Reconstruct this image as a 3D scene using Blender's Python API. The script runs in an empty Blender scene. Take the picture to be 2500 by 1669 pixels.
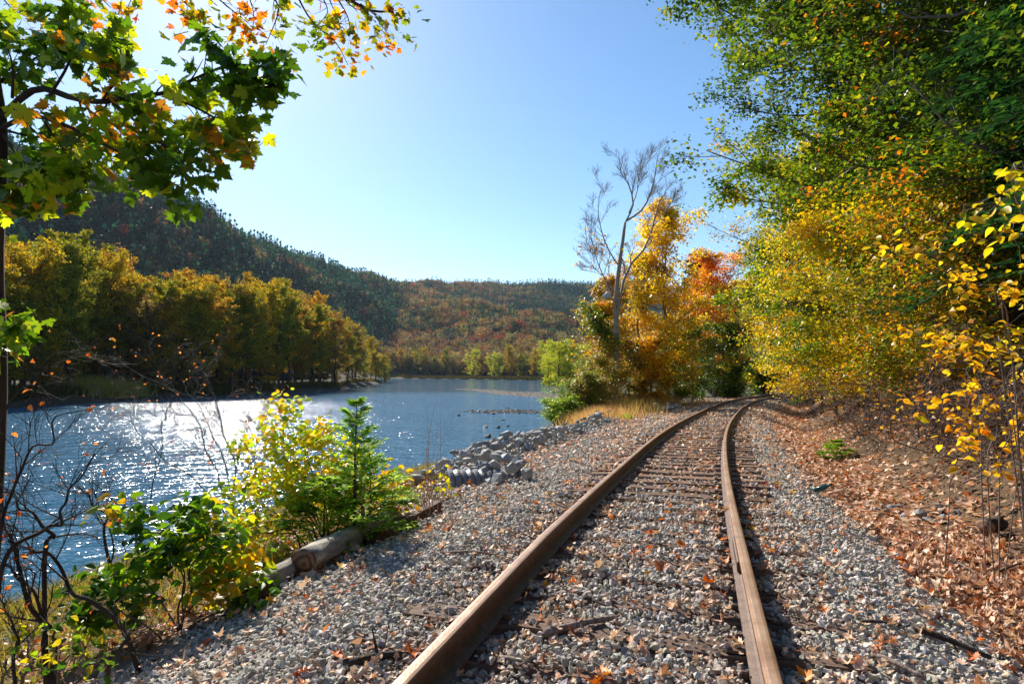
import bpy, bmesh, math, random
import numpy as np
from mathutils import Vector, Matrix

# ------------------------------------------------------------------ camera, sky, sun, exposure
scene = bpy.context.scene
COL = scene.collection
F = 1530.0                      # focal length in pixels of a 2500 px wide frame
CAMZ = 1.47                     # eye height above the tie tops
PITCH = math.atan((914 - 834.5) / F)
cam_data = bpy.data.cameras.new("camera")
cam_data.sensor_width = 36.0
cam_data.lens = F / 2500.0 * 36.0
cam_data.clip_start = 0.05
cam_data.clip_end = 20000.0
cam = bpy.data.objects.new("camera", cam_data)
COL.objects.link(cam)
cam.location = (0, 0, CAMZ)
cam.rotation_euler = (math.pi / 2 + PITCH, 0, 0)
cam_data.dof.use_dof = False
scene.camera = cam

SUN_AZ = math.radians(-27.0)    # measured from +Y, negative to the left
SUN_EL = math.radians(36.0)
world = bpy.data.worlds.new("World")
scene.world = world
world.use_nodes = True
wn = world.node_tree
sky = wn.nodes.new("ShaderNodeTexSky")
sky.sky_type = 'NISHITA'
sky.sun_disc = False
sky.sun_elevation = SUN_EL
sky.sun_rotation = SUN_AZ
sky.altitude = 300.0
sky.air_density = 1.0
sky.dust_density = 0.3
sky.ozone_density = 2.0
bg = wn.nodes["Background"]
bg.inputs["Strength"].default_value = 0.096
hs = wn.nodes.new("ShaderNodeHueSaturation")
hs.inputs["Saturation"].default_value = 1.16
hs.inputs["Hue"].default_value = 0.497
wn.links.new(sky.outputs[0], hs.inputs["Color"])
wn.links.new(hs.outputs[0], bg.inputs["Color"])

sun_data = bpy.data.lights.new("sun", 'SUN')
sun_data.energy = 5.0
sun_data.angle = math.radians(0.53)
sun_data.color = (1.0, 0.92, 0.80)
sun = bpy.data.objects.new("sun", sun_data)
COL.objects.link(sun)
sd = Vector((math.sin(SUN_AZ) * math.cos(SUN_EL), math.cos(SUN_AZ) * math.cos(SUN_EL), math.sin(SUN_EL)))
sun.location = sd * 80
sun.rotation_euler = (-sd).to_track_quat('-Z', 'Y').to_euler()

scene.view_settings.view_transform = 'Standard'
scene.view_settings.look = 'None'
scene.view_settings.gamma = 1.0
scene.view_settings.exposure = 0.85
scene.view_settings.use_curve_mapping = False
cy = scene.cycles
cy.use_denoising = True
cy.denoiser = 'OPENIMAGEDENOISE'
cy.denoising_input_passes = 'RGB_ALBEDO_NORMAL'
cy.denoising_prefilter = 'ACCURATE'
cy.max_bounces = 8
cy.diffuse_bounces = 3
cy.glossy_bounces = 3
cy.transmission_bounces = 6
cy.transparent_max_bounces = 6
cy.volume_bounces = 0
cy.caustics_reflective = False
cy.caustics_refractive = False
cy.sample_clamp_indirect = 4.0

# ------------------------------------------------------------------ helpers
rng = np.random.default_rng(7)

def srgb(h):
    h = h.lstrip('#')
    c = np.array([int(h[i:i + 2], 16) / 255.0 for i in (0, 2, 4)])
    return np.where(c <= 0.04045, c / 12.92, ((c + 0.055) / 1.055) ** 2.4)

def pal(*hs):
    return np.array([srgb(h) for h in hs])

_c, _s = math.cos(PITCH), math.sin(PITCH)
def at(px, py, d):
    """point at forward distance d seen in that direction of the photograph"""
    a, b = (px - 1250.0) / F, (834.5 - py) / F
    v = np.array([a, _c - b * _s, _s + b * _c])
    k = d / v[1]
    return np.array([v[0] * k, d, CAMZ + v[2] * k])

def new_mesh(name, V, Fc, mats=(), smooth=False, cols=None, mat_idx=None):
    """V (n,3); Fc list of index arrays or (m,k) array; cols (n,3) point colours"""
    me = bpy.data.meshes.new(name)
    V = np.asarray(V, dtype=np.float32)
    if isinstance(Fc, np.ndarray):
        m, k = Fc.shape
        loops = Fc.reshape(-1).astype(np.int32)
        starts = (np.arange(m) * k).astype(np.int32)
        tot = np.full(m, k, np.int32)
    else:
        loops = np.concatenate([np.asarray(f).reshape(-1) for f in Fc]).astype(np.int32)
        tot = np.concatenate([np.full(len(f), f.shape[1], np.int32) for f in Fc])
        starts = np.concatenate([[0], np.cumsum(tot)[:-1]]).astype(np.int32)
    me.vertices.add(len(V)); me.vertices.foreach_set("co", V.reshape(-1))
    me.loops.add(len(loops)); me.loops.foreach_set("vertex_index", loops)
    me.polygons.add(len(starts))
    me.polygons.foreach_set("loop_start", starts)
    me.polygons.foreach_set("loop_total", tot)
    if mat_idx is not None:
        me.polygons.foreach_set("material_index", np.asarray(mat_idx, np.int32))
    me.polygons.foreach_set("use_smooth", np.full(len(starts), bool(smooth)))
    if cols is not None:
        a = me.color_attributes.new("col", 'FLOAT_COLOR', 'POINT')
        c4 = np.ones((len(V), 4), np.float32); c4[:, :3] = cols
        a.data.foreach_set("color", c4.reshape(-1))
    me.update(calc_edges=True)
    for m_ in mats: me.materials.append(m_)
    return me

def link(name, me, parent=None, loc=None, rot=None, scl=None):
    o = bpy.data.objects.new(name, me)
    COL.objects.link(o)
    if parent is not None: o.parent = parent
    if loc is not None: o.location = loc
    if rot is not None: o.rotation_euler = rot
    if scl is not None: o.scale = scl if hasattr(scl, '__len__') else (scl,) * 3
    return o

def empty(name, loc=(0, 0, 0), rotz=0.0):
    o = bpy.data.objects.new(name, None)
    COL.objects.link(o)
    o.location = loc; o.rotation_euler = (0, 0, rotz)
    o.empty_display_size = 0.2
    return o

def tag(o, label=None, cat=None, group=None, kind=None):
    if label: o["label"] = label
    if cat: o["category"] = cat
    if group: o["group"] = group
    if kind: o["kind"] = kind
    return o

def copy_tree(root, loc, rotz=0.0, scl=1.0):
    r = root.copy(); COL.objects.link(r)
    r.location = loc; r.rotation_euler = (0, 0, rotz); r.scale = scl if hasattr(scl, '__len__') else (scl,) * 3
    for ch in list(root.children):
        c = ch.copy(); COL.objects.link(c); c.parent = r
        for g in list(ch.children):
            d = g.copy(); COL.objects.link(d); d.parent = c
    return r

def unit(v):
    v = np.asarray(v, float)
    return v / (np.linalg.norm(v, axis=-1, keepdims=True) + 1e-12)

def lerp_path(P, n):
    """resample polyline smoothly (Catmull-Rom) to n points"""
    P = np.asarray(P, float)
    if len(P) == 2:
        t = np.linspace(0, 1, n)[:, None]
        return P[0] * (1 - t) + P[1] * t
    Q = np.vstack([2 * P[0] - P[1], P, 2 * P[-1] - P[-2]])
    u = np.linspace(0, len(P) - 1 - 1e-9, n)
    i = u.astype(int); t = (u - i)[:, None]
    p0, p1, p2, p3 = Q[i], Q[i + 1], Q[i + 2], Q[i + 3]
    return 0.5 * (2 * p1 + (p2 - p0) * t + (2 * p0 - 5 * p1 + 4 * p2 - p3) * t ** 2 + (3 * p1 - p0 - 3 * p2 + p3) * t ** 3)

class Tubes:
    """collects tapered tubes into one mesh"""
    def __init__(self): self.V = []; self.Q = []; self.T = []; self.n = 0; self.pend = []
    def thin(self, P, r0, r1):
        """thin twig, added with all others at the end"""
        k = len(P); R = np.linspace(r0, r1, k)
        self.pend.append((P[:-1], P[1:], R[:-1], R[1:]))
    def add(self, P, R, sides=6, cap=True):
        P = np.asarray(P, float); n = len(P)
        R = np.broadcast_to(np.asarray(R, float), (n,))
        T = np.gradient(P, axis=0); T = unit(T)
        ref = np.array([0, 0, 1.0]) if abs(T[0][2]) < 0.9 else np.array([1.0, 0, 0])
        A = np.zeros_like(P); A[0] = unit(np.cross(T[0], ref))
        for i in range(1, n):
            a = A[i - 1] - T[i] * np.dot(A[i - 1], T[i]); A[i] = unit(a)
        B = np.cross(T, A)
        th = np.arange(sides) * 2 * math.pi / sides
        ring = P[:, None] + R[:, None, None] * (np.cos(th)[None, :, None] * A[:, None] + np.sin(th)[None, :, None] * B[:, None])
        self.V.append(ring.reshape(-1, 3))
        i = np.arange(n - 1)[:, None]; j = np.arange(sides)[None, :]; k = (j + 1) % sides
        q = np.stack([i * sides + j, i * sides + k, (i + 1) * sides + k, (i + 1) * sides + j], -1).reshape(-1, 4) + self.n
        self.Q.append(q); self.n += n * sides
        if cap:
            for e, s in ((0, -1), (n - 1, 1)):
                c = self.n; self.V.append(P[e:e + 1]); self.n += 1
                base = q[0][0] + e * sides
                jj = np.arange(sides); kk = (jj + 1) % sides
                t = np.stack([np.full(sides, c), base + jj, base + kk], -1)
                self.T.append(t if s > 0 else t[:, ::-1])
    def segs(self, P0, P1, r0, r1):
        """many straight 3-sided twigs at once"""
        P0 = np.asarray(P0, float); P1 = np.asarray(P1, float); m = len(P0)
        if m == 0: return
        r0 = np.broadcast_to(r0, (m,)); r1 = np.broadcast_to(r1, (m,))
        T = unit(P1 - P0)
        ref = np.where(np.abs(T[:, 2:3]) < 0.9, np.array([[0, 0, 1.0]]), np.array([[1.0, 0, 0]]))
        A = unit(np.cross(T, ref)); B = np.cross(T, A)
        th = np.arange(3) * 2 * math.pi / 3
        off = np.cos(th)[None, :, None] * A[:, None] + np.sin(th)[None, :, None] * B[:, None]
        V = np.concatenate([P0[:, None] + off * r0[:, None, None], P1[:, None] + off * r1[:, None, None]], 1)
        self.V.append(V.reshape(-1, 3))
        b = (np.arange(m) * 6)[:, None, None] + self.n
        q = np.array([[0, 1, 4, 3], [1, 2, 5, 4], [2, 0, 3, 5]])[None]
        self.Q.append((b + q).reshape(-1, 4)); self.n += m * 6
    def mesh(self, name, mats, smooth=True):
        if self.pend:
            self.segs(*[np.concatenate([p[i] for p in self.pend]) for i in range(4)]); self.pend = []
        V = np.concatenate(self.V)
        fs = [np.concatenate(self.Q)]
        if self.T: fs.append(np.concatenate(self.T))
        return new_mesh(name, V, fs, mats, smooth)

# ---- leaf templates: (verts, faces) lying in xy, base at origin, tip along +y, unit length
def _fan(outline, cx=0.0, cy=0.45, cup=0.10):
    o = np.array(outline, float)
    V = np.vstack([[cx, cy, 0], np.column_stack([o, np.zeros(len(o))])])
    V[:, 2] = cup * (np.abs(V[:, 0]) * 1.1) - 0.10 * (V[:, 1] - 0.4) ** 2
    n = len(o)
    Fc = np.stack([np.zeros(n, int), 1 + np.arange(n), 1 + (np.arange(n) + 1) % n], -1)
    return V, Fc
_half = [(0.0, 0.0), (0.10, 0.08), (0.34, -0.02), (0.30, 0.16), (0.52, 0.22), (0.44, 0.30), (0.60, 0.52), (0.46, 0.52),
         (0.42, 0.62), (0.22, 0.50), (0.26, 0.72), (0.18, 0.76), (0.10, 0.88), (0.0, 1.05)]
MAPLE = _fan(_half + [(-x, y) for x, y in _half[-2:0:-1]])
_half = [(0.0, 0.0), (0.06, 0.05), (0.20, 0.10), (0.10, 0.22), (0.30, 0.30), (0.33, 0.40), (0.14, 0.42), (0.38, 0.58),
         (0.34, 0.66), (0.14, 0.62), (0.24, 0.80), (0.12, 0.84), (0.0, 1.0)]
OAK = _fan(_half + [(-x, y) for x, y in _half[-2:0:-1]], cy=0.5)
_half = [(0.0, 0.0), (0.16, 0.10), (0.28, 0.28), (0.31, 0.48), (0.24, 0.70), (0.11, 0.88), (0.0, 1.0)]
OVATE = _fan(_half + [(-x, y) for x, y in _half[-2:0:-1]], cy=0.5, cup=0.30)
LOBED = (np.array([[0, 0, 0], [-.42, .22, .10], [-.22, .45, .05], [0, 1.0, -.06], [.22, .45, .05], [.42, .22, .10]], float),
         np.array([[0, 1, 2], [0, 2, 3], [0, 3, 4], [0, 4, 5]]))
KITE = (np.array([[0, 0, 0], [-.34, .45, .10], [0, 1.0, -.04], [.34, .45, .10]], float), np.array([[0, 2, 1], [0, 3, 2]]))
BLADE = (np.array([[-.5, 0, 0], [.5, 0, 0], [0, 1, 0]], float), np.array([[0, 1, 2]]))

def frames(tip, nrm):
    """rotation matrices whose columns are side, tip, normal"""
    t = unit(tip); n = nrm - t * np.sum(nrm * t, -1, keepdims=True); n = unit(n)
    s = np.cross(t, n)
    return np.stack([s, t, n], -1)

def leaf_cloud(tmpl, pos, size, cols, tip=None, nrm=None, r=rng, up=0.9, droop=0.35):
    TV, TF = tmpl
    m = len(pos)
    if tip is None:
        a = r.uniform(0, 2 * math.pi, m)
        tip = np.stack([np.cos(a), np.sin(a), -droop + r.normal(0, .45, m)], -1)
    if nrm is None:
        nrm = unit(r.normal(0, 1, (m, 3))) + np.array([0, 0, up])
    M = frames(tip, nrm)
    size = np.broadcast_to(size, (m,))
    V = np.einsum('mij,kj->mki', M, TV) * size[:, None, None] + pos[:, None]
    k = len(TV)
    Fc = TF[None] + (np.arange(m) * k)[:, None, None]
    return V.reshape(-1, 3), Fc.reshape(-1, TF.shape[1]), np.repeat(cols, k, axis=0)

def clump_noise(p, scale, seed=0):
    """cheap smooth noise in about [-1,1]"""
    q = np.asarray(p) / scale
    r = np.random.default_rng(seed)
    v = np.zeros(len(q))
    for i in range(5):
        d = r.normal(0, 1, 3); d /= np.linalg.norm(d)
        v += np.sin(q @ d * (1.0 + 0.7 * i) * 2.2 + r.uniform(0, 6.28)) / (1 + 0.35 * i)
    return v / 2.2

def leaf_cols(p, palette, seed=0, scale=1.2, jit=0.12, r=rng):
    """colours picked along a palette by clumps, then jittered"""
    n = len(palette)
    u = np.clip((clump_noise(p, scale, seed) * 0.42 + 0.5) + r.normal(0, .16, len(p)), 0, .9999)
    c = palette[(u * n).astype(int)]
    c = c * np.array([1.12, 1.28, 1.0])
    return np.clip(c * (1 + r.normal(0, jit, (len(p), 1))) * (1 + r.normal(0, jit * .4, (len(p), 3))), 0.002, 0.9)

# ------------------------------------------------------------------ materials
def mat(name):
    m = bpy.data.materials.new(name); m.use_nodes = True
    nt = m.node_tree
    b = nt.nodes.get("Principled BSDF")
    return m, nt, b, nt.nodes["Material Output"]

def N(nt, t, **kw):
    n = nt.nodes.new(t)
    for k, v in kw.items():
        if k.startswith('i_'):
            key = k[2:].replace('_', ' ')
            n.inputs[key].default_value = v
        else: setattr(n, k, v)
    return n

def ramp(nt, stops, interp='LINEAR'):
    r = nt.nodes.new("ShaderNodeValToRGB"); r.color_ramp.interpolation = interp
    e = r.color_ramp.elements
    while len(e) > 1: e.remove(e[-1])
    e[0].position = stops[0][0]; e[0].color = (*stops[0][1], 1)
    for p, c in stops[1:]:
        x = e.new(p); x.color = (*c, 1)
    return r

def leaf_material(name, source, trans=0.5, gloss=0.45, rough=0.42, tint=(1.25, 1.15, 0.7)):
    m, nt, b, out = mat(name)
    if source == 'attr': c = N(nt, "ShaderNodeVertexColor", layer_name="col").outputs[0]
    elif source == 'object': c = N(nt, "ShaderNodeObjectInfo").outputs["Color"]
    else: c = N(nt, "ShaderNodeAttribute", attribute_type='INSTANCER', attribute_name="col").outputs["Color"]
    nt.links.new(c, b.inputs["Base Color"])
    b.inputs["Roughness"].default_value = rough
    b.inputs["Specular IOR Level"].default_value = gloss
    tr = N(nt, "ShaderNodeBsdfTranslucent")
    mul = N(nt, "ShaderNodeMix", data_type='RGBA', blend_type='MULTIPLY')
    mul.inputs[0].default_value = 1.0
    mul.inputs[7].default_value = (*tint, 1)
    nt.links.new(c, mul.inputs[6]); nt.links.new(mul.outputs[2], tr.inputs["Color"])
    mx = N(nt, "ShaderNodeMixShader"); mx.inputs[0].default_value = trans
    nt.links.new(b.outputs[0], mx.inputs[1]); nt.links.new(tr.outputs[0], mx.inputs[2])
    nt.links.new(mx.outputs[0], out.inputs[0])
    return m

LEAF = leaf_material("leaf_foliage", 'attr', 0.5)
LEAF_OBJ = leaf_material("leaf_single", 'object', 0.62)
LEAF_FAR = leaf_material("leaf_far", 'attr', 0.5, gloss=0.15, rough=0.6)
LEAF_INST = leaf_material("leaf_instanced", 'inst', 0.35, gloss=0.15, rough=0.6)
LITTER_OBJ = leaf_material("leaf_fallen", 'object', 0.25, gloss=0.35, rough=0.5, tint=(1.1, 1, .8))
LITTER = leaf_material("leaf_litter", 'attr', 0.22, gloss=0.3, rough=0.5, tint=(1.1, 1, .8))
NEEDLE = leaf_material("conifer_needles", 'attr', 0.5, gloss=0.12, rough=0.5)

def bark_material(name, c1, c2, scale=14.0, bump=0.6):
    m, nt, b, out = mat(name)
    tc = N(nt, "ShaderNodeTexCoord")
    mp = N(nt, "ShaderNodeMapping"); mp.inputs["Scale"].default_value = (1, 1, 0.22)
    nt.links.new(tc.outputs["Object"], mp.inputs[0])
    no = N(nt, "ShaderNodeTexNoise", i_Scale=scale, i_Detail=6.0, i_Roughness=0.65)
    nt.links.new(mp.outputs[0], no.inputs["Vector"])
    rp = ramp(nt, [(0.3, c1), (0.7, c2)])
    nt.links.new(no.outputs[0], rp.inputs[0]); nt.links.new(rp.outputs[0], b.inputs["Base Color"])
    bp = N(nt, "ShaderNodeBump", i_Strength=bump, i_Distance=0.03)
    nt.links.new(no.outputs[0], bp.inputs["Height"]); nt.links.new(bp.outputs[0], b.inputs["Normal"])
    b.inputs["Roughness"].default_value = 0.85
    b.inputs["Specular IOR Level"].default_value = 0.25
    return m
BARK_DARK = bark_material("bark_dark", (0.018, 0.013, 0.010), (0.075, 0.055, 0.042))
BARK_GREY = bark_material("bark_grey", (0.09, 0.072, 0.063), (0.27, 0.23, 0.20))
BARK_RED = bark_material("bark_twig", (0.07, 0.045, 0.035), (0.20, 0.15, 0.13), 30.0)
BARK_PALE = bark_material("bark_pale", (0.20, 0.165, 0.145), (0.42, 0.37, 0.33))
def ordinal(n):
    a = ["first", "second", "third", "fourth", "fifth", "sixth", "seventh", "eighth", "ninth", "tenth", "eleventh", "twelfth", "thirteenth", "fourteenth", "fifteenth", "sixteenth", "seventeenth", "eighteenth", "nineteenth"]
    if n <= 19: return a[n - 1]
    t = {2: "twent", 3: "thirt", 4: "fort", 5: "fift", 6: "sixt", 7: "sevent", 8: "eight", 9: "ninet"}[n // 10]
    return t + "ieth" if n % 10 == 0 else t + "y-" + a[n % 10 - 1]
# ------------------------------------------------------------------ the lie of the land
WZ = -2.33                      # water level
_ys = np.arange(-12, 75.01, 0.25)
_sl = np.interp(_ys, [-12, 2, 7, 12, 20, 30, 40, 48, 54, 60, 66, 75], [.27, .293, .312, .335, .38, .415, .47, .58, .76, 1.05, 1.5, 2.6])
_x = np.concatenate([[0], np.cumsum((_sl[1:] + _sl[:-1]) / 2 * 0.25)])
_x += -0.489 - np.interp(2.63, _ys, _x)
_th = np.arctan(_sl)
TRK = np.column_stack([_x + 0.7525 * np.cos(_th), _ys - 0.7525 * np.sin(_th)])     # centre line
TRK = TRK[np.r_[True, np.diff(TRK[:, 1]) > 0.02]]
_d = np.r_[0, np.cumsum(np.linalg.norm(np.diff(TRK, axis=0), axis=1))]
TL = np.arange(0, _d[-1], 0.25)
TRK = np.column_stack([np.interp(TL, _d, TRK[:, 0]), np.interp(TL, _d, TRK[:, 1])])
TDIR = unit(np.gradient(TRK, axis=0))
TNRM = np.column_stack([TDIR[:, 1], -TDIR[:, 0]])                                  # points to the right
TZ = np.interp(TRK[:, 1], [-12, 5, 9.3, 14.2, 26, 35, 46, 57], [0, 0, -.08, -.13, -.29, -.36, -.43, -.48])
_far = np.column_stack([TRK[-1, 0] + TDIR[-1, 0] * np.arange(5, 200, 10), TRK[-1, 1] + TDIR[-1, 1] * np.arange(5, 200, 10)])
TRKX = np.vstack([TRK[::4], _far]); TZX = np.r_[TZ[::4], np.full(len(_far), TZ[-1])]

def seg_dist(x, y, A, B, closed=False):
    """distance of points to polyline segments -> (dist, segment, param, side)"""
    best = np.full(x.shape, 1e18); bi = np.zeros(x.shape, int); bt = np.zeros(x.shape); bs = np.zeros(x.shape)
    for i, (a, b) in enumerate(zip(A, B)):
        d = b - a; L2 = d @ d
        t = np.clip(((x - a[0]) * d[0] + (y - a[1]) * d[1]) / L2, 0, 1)
        ex = x - a[0] - t * d[0]; ey = y - a[1] - t * d[1]
        q = ex * ex + ey * ey
        k = q < best
        best = np.where(k, q, best); bi = np.where(k, i, bi); bt = np.where(k, t, bt)
        bs = np.where(k, np.sign(d[1] * ex - d[0] * ey), bs)
    return np.sqrt(best), bi, bt, bs

RIVER = np.array([(-12, -60), (-9.5, -10), (-8.6, 5), (-8.0, 11), (-7, 16), (-4.6, 21.5), (-1.6, 30), (3, 45), (6.3, 70), (8, 100), (9.5, 150),
                  (11, 190), (16, 225), (45, 260), (80, 330), (55, 385), (28, 402), (-60, 540), (-120, 610), (-190, 640),
                  (-200, 590), (-160, 520), (-105, 420), (-74, 340), (-60, 290), (-50, 220), (-44, 161), (-46, 124),
                  (-51, 108), (-58, 89), (-57, 72), (-64, 40), (-66, -60)], float)

def river_dist(x, y):
    A = RIVER; B = np.roll(RIVER, -1, 0)
    d, *_ = seg_dist(x, y, A, B)
    ins = np.zeros(x.shape, bool)
    for a, b in zip(A, B):
        c = ((a[1] > y) != (b[1] > y))
        with np.errstate(divide='ignore', invalid='ignore'):
            xi = (b[0] - a[0]) * (y - a[1]) / (b[1] - a[1]) + a[0]
        ins ^= c & (x < xi)
    return np.where(ins, -d, d)

RIDGE1 = np.array([(-560, -100, 170), (-520, 400, 205), (-470, 560, 208), (-449, 620, 208), (-418, 720, 204), (-406, 950, 190), (-380, 1150, 192),
                   (-317, 1450, 202), (-207, 1700, 228), (0, 1800, 238), (247, 1800, 236), (700, 1750, 230), (1500, 1600, 220)], float)
RW1 = np.array([310, 320, 330, 330, 335, 420, 520, 640, 800, 860, 860, 860, 860], float)
RIDGE2 = np.array([(-300, 1250, 160), (-190, 1080, 128), (-74, 1000, 100), (38, 950, 82), (97, 930, 68), (200, 900, 48), (420, 820, 20)], float)

def ridge_h(x, y, R, W):
    num = np.zeros(x.shape); den = np.zeros(x.shape)
    for k in range(len(R) - 1):
        a, b_ = R[k, :2], R[k + 1, :2]; d_ = b_ - a
        t = np.clip(((x - a[0]) * d_[0] + (y - a[1]) * d_[1]) / (d_ @ d_), 0, 1)
        d = np.hypot(x - a[0] - t * d_[0], y - a[1] - t * d_[1])
        z = R[k, 2] * (1 - t) + R[k + 1, 2] * t
        w = W[k] * (1 - t) + W[k + 1] * t
        u = np.clip(1 - d / w, 0, 1)
        h = z * (u * u * (3 - 2 * u) * 0.45 + u * 0.55)
        wt = np.exp(h / 14.0)
        num += wt * h; den += wt
    return num / den

def hills(x, y):
    h1 = ridge_h(x, y, RIDGE1, RW1)
    h2 = ridge_h(x, y, RIDGE2, np.full(len(RIDGE2), 400.0))
    n = 9 * np.sin(x / 37 + 1 + .6 * np.sin(y / 90)) * np.sin(y / 58) + 5 * np.sin(x / 21 + y / 29)
    h = np.maximum(h1, h2)
    return h + n * np.clip(h / 60, 0, 1)

def track_off(x, y):
    d, i, t, s = seg_dist(x, y, TRKX[:-1], TRKX[1:])
    return d * s, TZX[i] * (1 - t) + TZX[i + 1] * t

def shoulder(y):
    return np.interp(y, [0, 6, 9, 11, 20, 26, 34, 46, 70], [3.0, 3.0, 3.6, 4.1, 4.3, 4.6, 7.0, 9.0, 10.0])

def ground_h(x, y):
    x = np.asarray(x, float); y = np.asarray(y, float)
    dr = river_dist(x, y)
    out = np.maximum(dr, 0)
    zv = WZ + np.where(dr < 0, -np.minimum(1.6, -dr * 0.22 + .05), 1.5 * (1 - np.exp(-out / 2.2)) + 0.012 * out)
    near = (x > -33) & (y < 235)
    if near.any():
        s, zt = track_off(x, y)
        a = -s
        so = shoulder(y)
        zl = np.interp(a, [0, 1.55, 1.9], [-0.06, -0.06, -0.10])
        zl = np.where(a > 1.9, -0.10 - 0.20 * np.clip((a - 1.9) / np.maximum(so - 1.9, .2), 0, 1), zl)
        t = np.clip((a - so) / (np.maximum(a - so, 1e-3) + out + 1e-3), 0, 1)
        t = np.where(a > so, t, 0)
        zl2 = zt + zl + (WZ - zt + 0.30) * (t * (0.35 + 0.65 * t) * 0.55 + t * 0.45)
        zl2 = np.where(dr < 0, zv, zl2)
        zr = np.interp(s, [0, 1.55, 1.9, 2.7, 3.2, 4.0, 5.0, 6, 12, 40, 90, 300], [-.06, -.06, -.10, -.44, -.50, -.26, .35, 1.05, 5.4, 21, 43, 90])
        zn = np.where(s > 0, zt + zr, zl2)
        zv = np.where(near, zn, zv)
    return np.maximum(zv, np.where(near, -99, zv + hills(x, y)))

def gz(x, y):
    return float(ground_h(np.array([x]), np.array([y]))[0])

_r = np.arange
gx = np.concatenate([_r(-2600, -700, 190), _r(-700, -80, 20), _r(-80, -12, 3), _r(-12, 26, .25), _r(26, 60, 1.5), _r(60, 400, 20), _r(400, 2601, 220)])
gy = np.concatenate([_r(-60, 0, 4), _r(0, 30, .25), _r(30, 80, 1), _r(80, 200, 4), _r(200, 1900, 20), _r(1900, 6000, 400)])
GX, GY = np.meshgrid(gx, gy)
gh = ground_h(GX.ravel(), GY.ravel())
g_s, g_zt = track_off(GX.ravel(), GY.ravel()); g_dr = river_dist(GX.ravel(), GY.ravel())
_p = np.column_stack([GX.ravel(), GY.ravel(), gh])
_nearm = (np.abs(GX.ravel()) < 40) & (GY.ravel() < 90)
gh = gh + np.where(_nearm & (np.abs(g_s) > 1.9), 0.035 * clump_noise(_p, 0.8, 3) + 0.05 * clump_noise(_p, 2.6, 4) * (np.abs(g_s) > 3.2), 0)
C_BAL, C_LIT, C_SOIL, C_BANK, C_BED, C_FOR = [np.array(c) for c in ((.26, .24, .215), (.20, .12, .07), (.13, .085, .052), (.07, .068, .03), (.05, .04, .028), (.07, .05, .028))]
gcol = np.tile(C_FOR, (len(gh), 1)); gcol[GY.ravel() > 150] = (.028, .030, .016)
_nm = (GX.ravel() > -33) & (GY.ravel() < 235)
def _mixc(w, c):
    global gcol
    w = np.clip(w, 0, 1)[:, None]; gcol = gcol * (1 - w) + c * w
_mixc(_nm & (g_s < 0), C_BANK)
_nz = clump_noise(_p, 0.9, 11)
_mixc(_nm * np.clip(1 - (np.abs(g_s) - 3.6) / .5, 0, 1), C_LIT)
_mixc(_nm * (g_s > 3.3) * np.clip((g_s - 3.3 + .5 * _nz) / 1.0, 0, 1) * np.clip((9 - g_s) / 3, 0, 1) * .8, C_SOIL)
_so = np.where(g_s > 0, 2.45, shoulder(GY.ravel()))
_mixc(_nm * (GY.ravel() < 60) * np.clip((_so + .3 * _nz - np.abs(g_s)) / .4, 0, 1), C_BAL)
_mixc((g_dr < 0.6) * 1.0, C_BED)
nX, nY = len(gx), len(gy)
ii = (np.arange(nY - 1)[:, None] * nX + np.arange(nX - 1)[None]).ravel()
gq = np.stack([ii, ii + 1, ii + 1 + nX, ii + nX], -1)

m, nt, b, out = mat("ground_soil")
vc = N(nt, "ShaderNodeVertexColor", layer_name="col")
tc = N(nt, "ShaderNodeTexCoord")
n1 = N(nt, "ShaderNodeTexNoise", i_Scale=9.0, i_Detail=8.0, i_Roughness=.7)
vo = N(nt, "ShaderNodeTexVoronoi", i_Scale=22.0)
nt.links.new(tc.outputs["Object"], n1.inputs["Vector"]); nt.links.new(tc.outputs["Object"], vo.inputs["Vector"])
rp = ramp(nt, [(.3, (.45, .45, .45)), (.7, (1.5, 1.5, 1.5))])
nt.links.new(n1.outputs[0], rp.inputs[0])
mx = N(nt, "ShaderNodeMix", data_type='RGBA', blend_type='MULTIPLY'); mx.inputs[0].default_value = 1
nt.links.new(vc.outputs[0], mx.inputs[6]); nt.links.new(rp.outputs[0], mx.inputs[7])
nt.links.new(mx.outputs[2], b.inputs["Base Color"])
ad = N(nt, "ShaderNodeMath", operation='ADD'); nt.links.new(n1.outputs[0], ad.inputs[0]); nt.links.new(vo.outputs["Distance"], ad.inputs[1])
bp = N(nt, "ShaderNodeBump", i_Strength=.8, i_Distance=.04)
nt.links.new(ad.outputs[0], bp.inputs["Height"]); nt.links.new(bp.outputs[0], b.inputs["Normal"])
b.inputs["Roughness"].default_value = .95; b.inputs["Specular IOR Level"].default_value = .15
GROUND_MAT = m
ground = link("ground", new_mesh("ground", np.column_stack([GX.ravel(), GY.ravel(), gh]), gq, [m], True, gcol))
tag(ground, kind="structure")

# ---- the river
WAVE = 0.165
m, nt, b, out = mat("river_water")
b.inputs["Base Color"].default_value = (0.03, 0.12, 0.21, 1)
b.inputs["Roughness"].default_value = 0.115
b.inputs["IOR"].default_value = 1.333
geo = N(nt, "ShaderNodeNewGeometry")
def wave(scale, sx, sy, detail, rz):
    mp = N(nt, "ShaderNodeMapping"); mp.inputs["Scale"].default_value = (sx, sy, 1); mp.inputs["Rotation"].default_value = (0, 0, rz)
    nt.links.new(geo.outputs["Position"], mp.inputs[0])
    n = N(nt, "ShaderNodeTexNoise", i_Scale=scale, i_Detail=detail, i_Roughness=.6)
    nt.links.new(mp.outputs[0], n.inputs["Vector"]); return n
w1 = wave(2.6, .6, 1.0, 3.0, .15)
w2 = wave(0.9, .55, 1.0, 2.0, -.2)
w3 = wave(0.05, .45, 1.0, 3.0, .1)         # calm and ruffled patches
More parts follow.
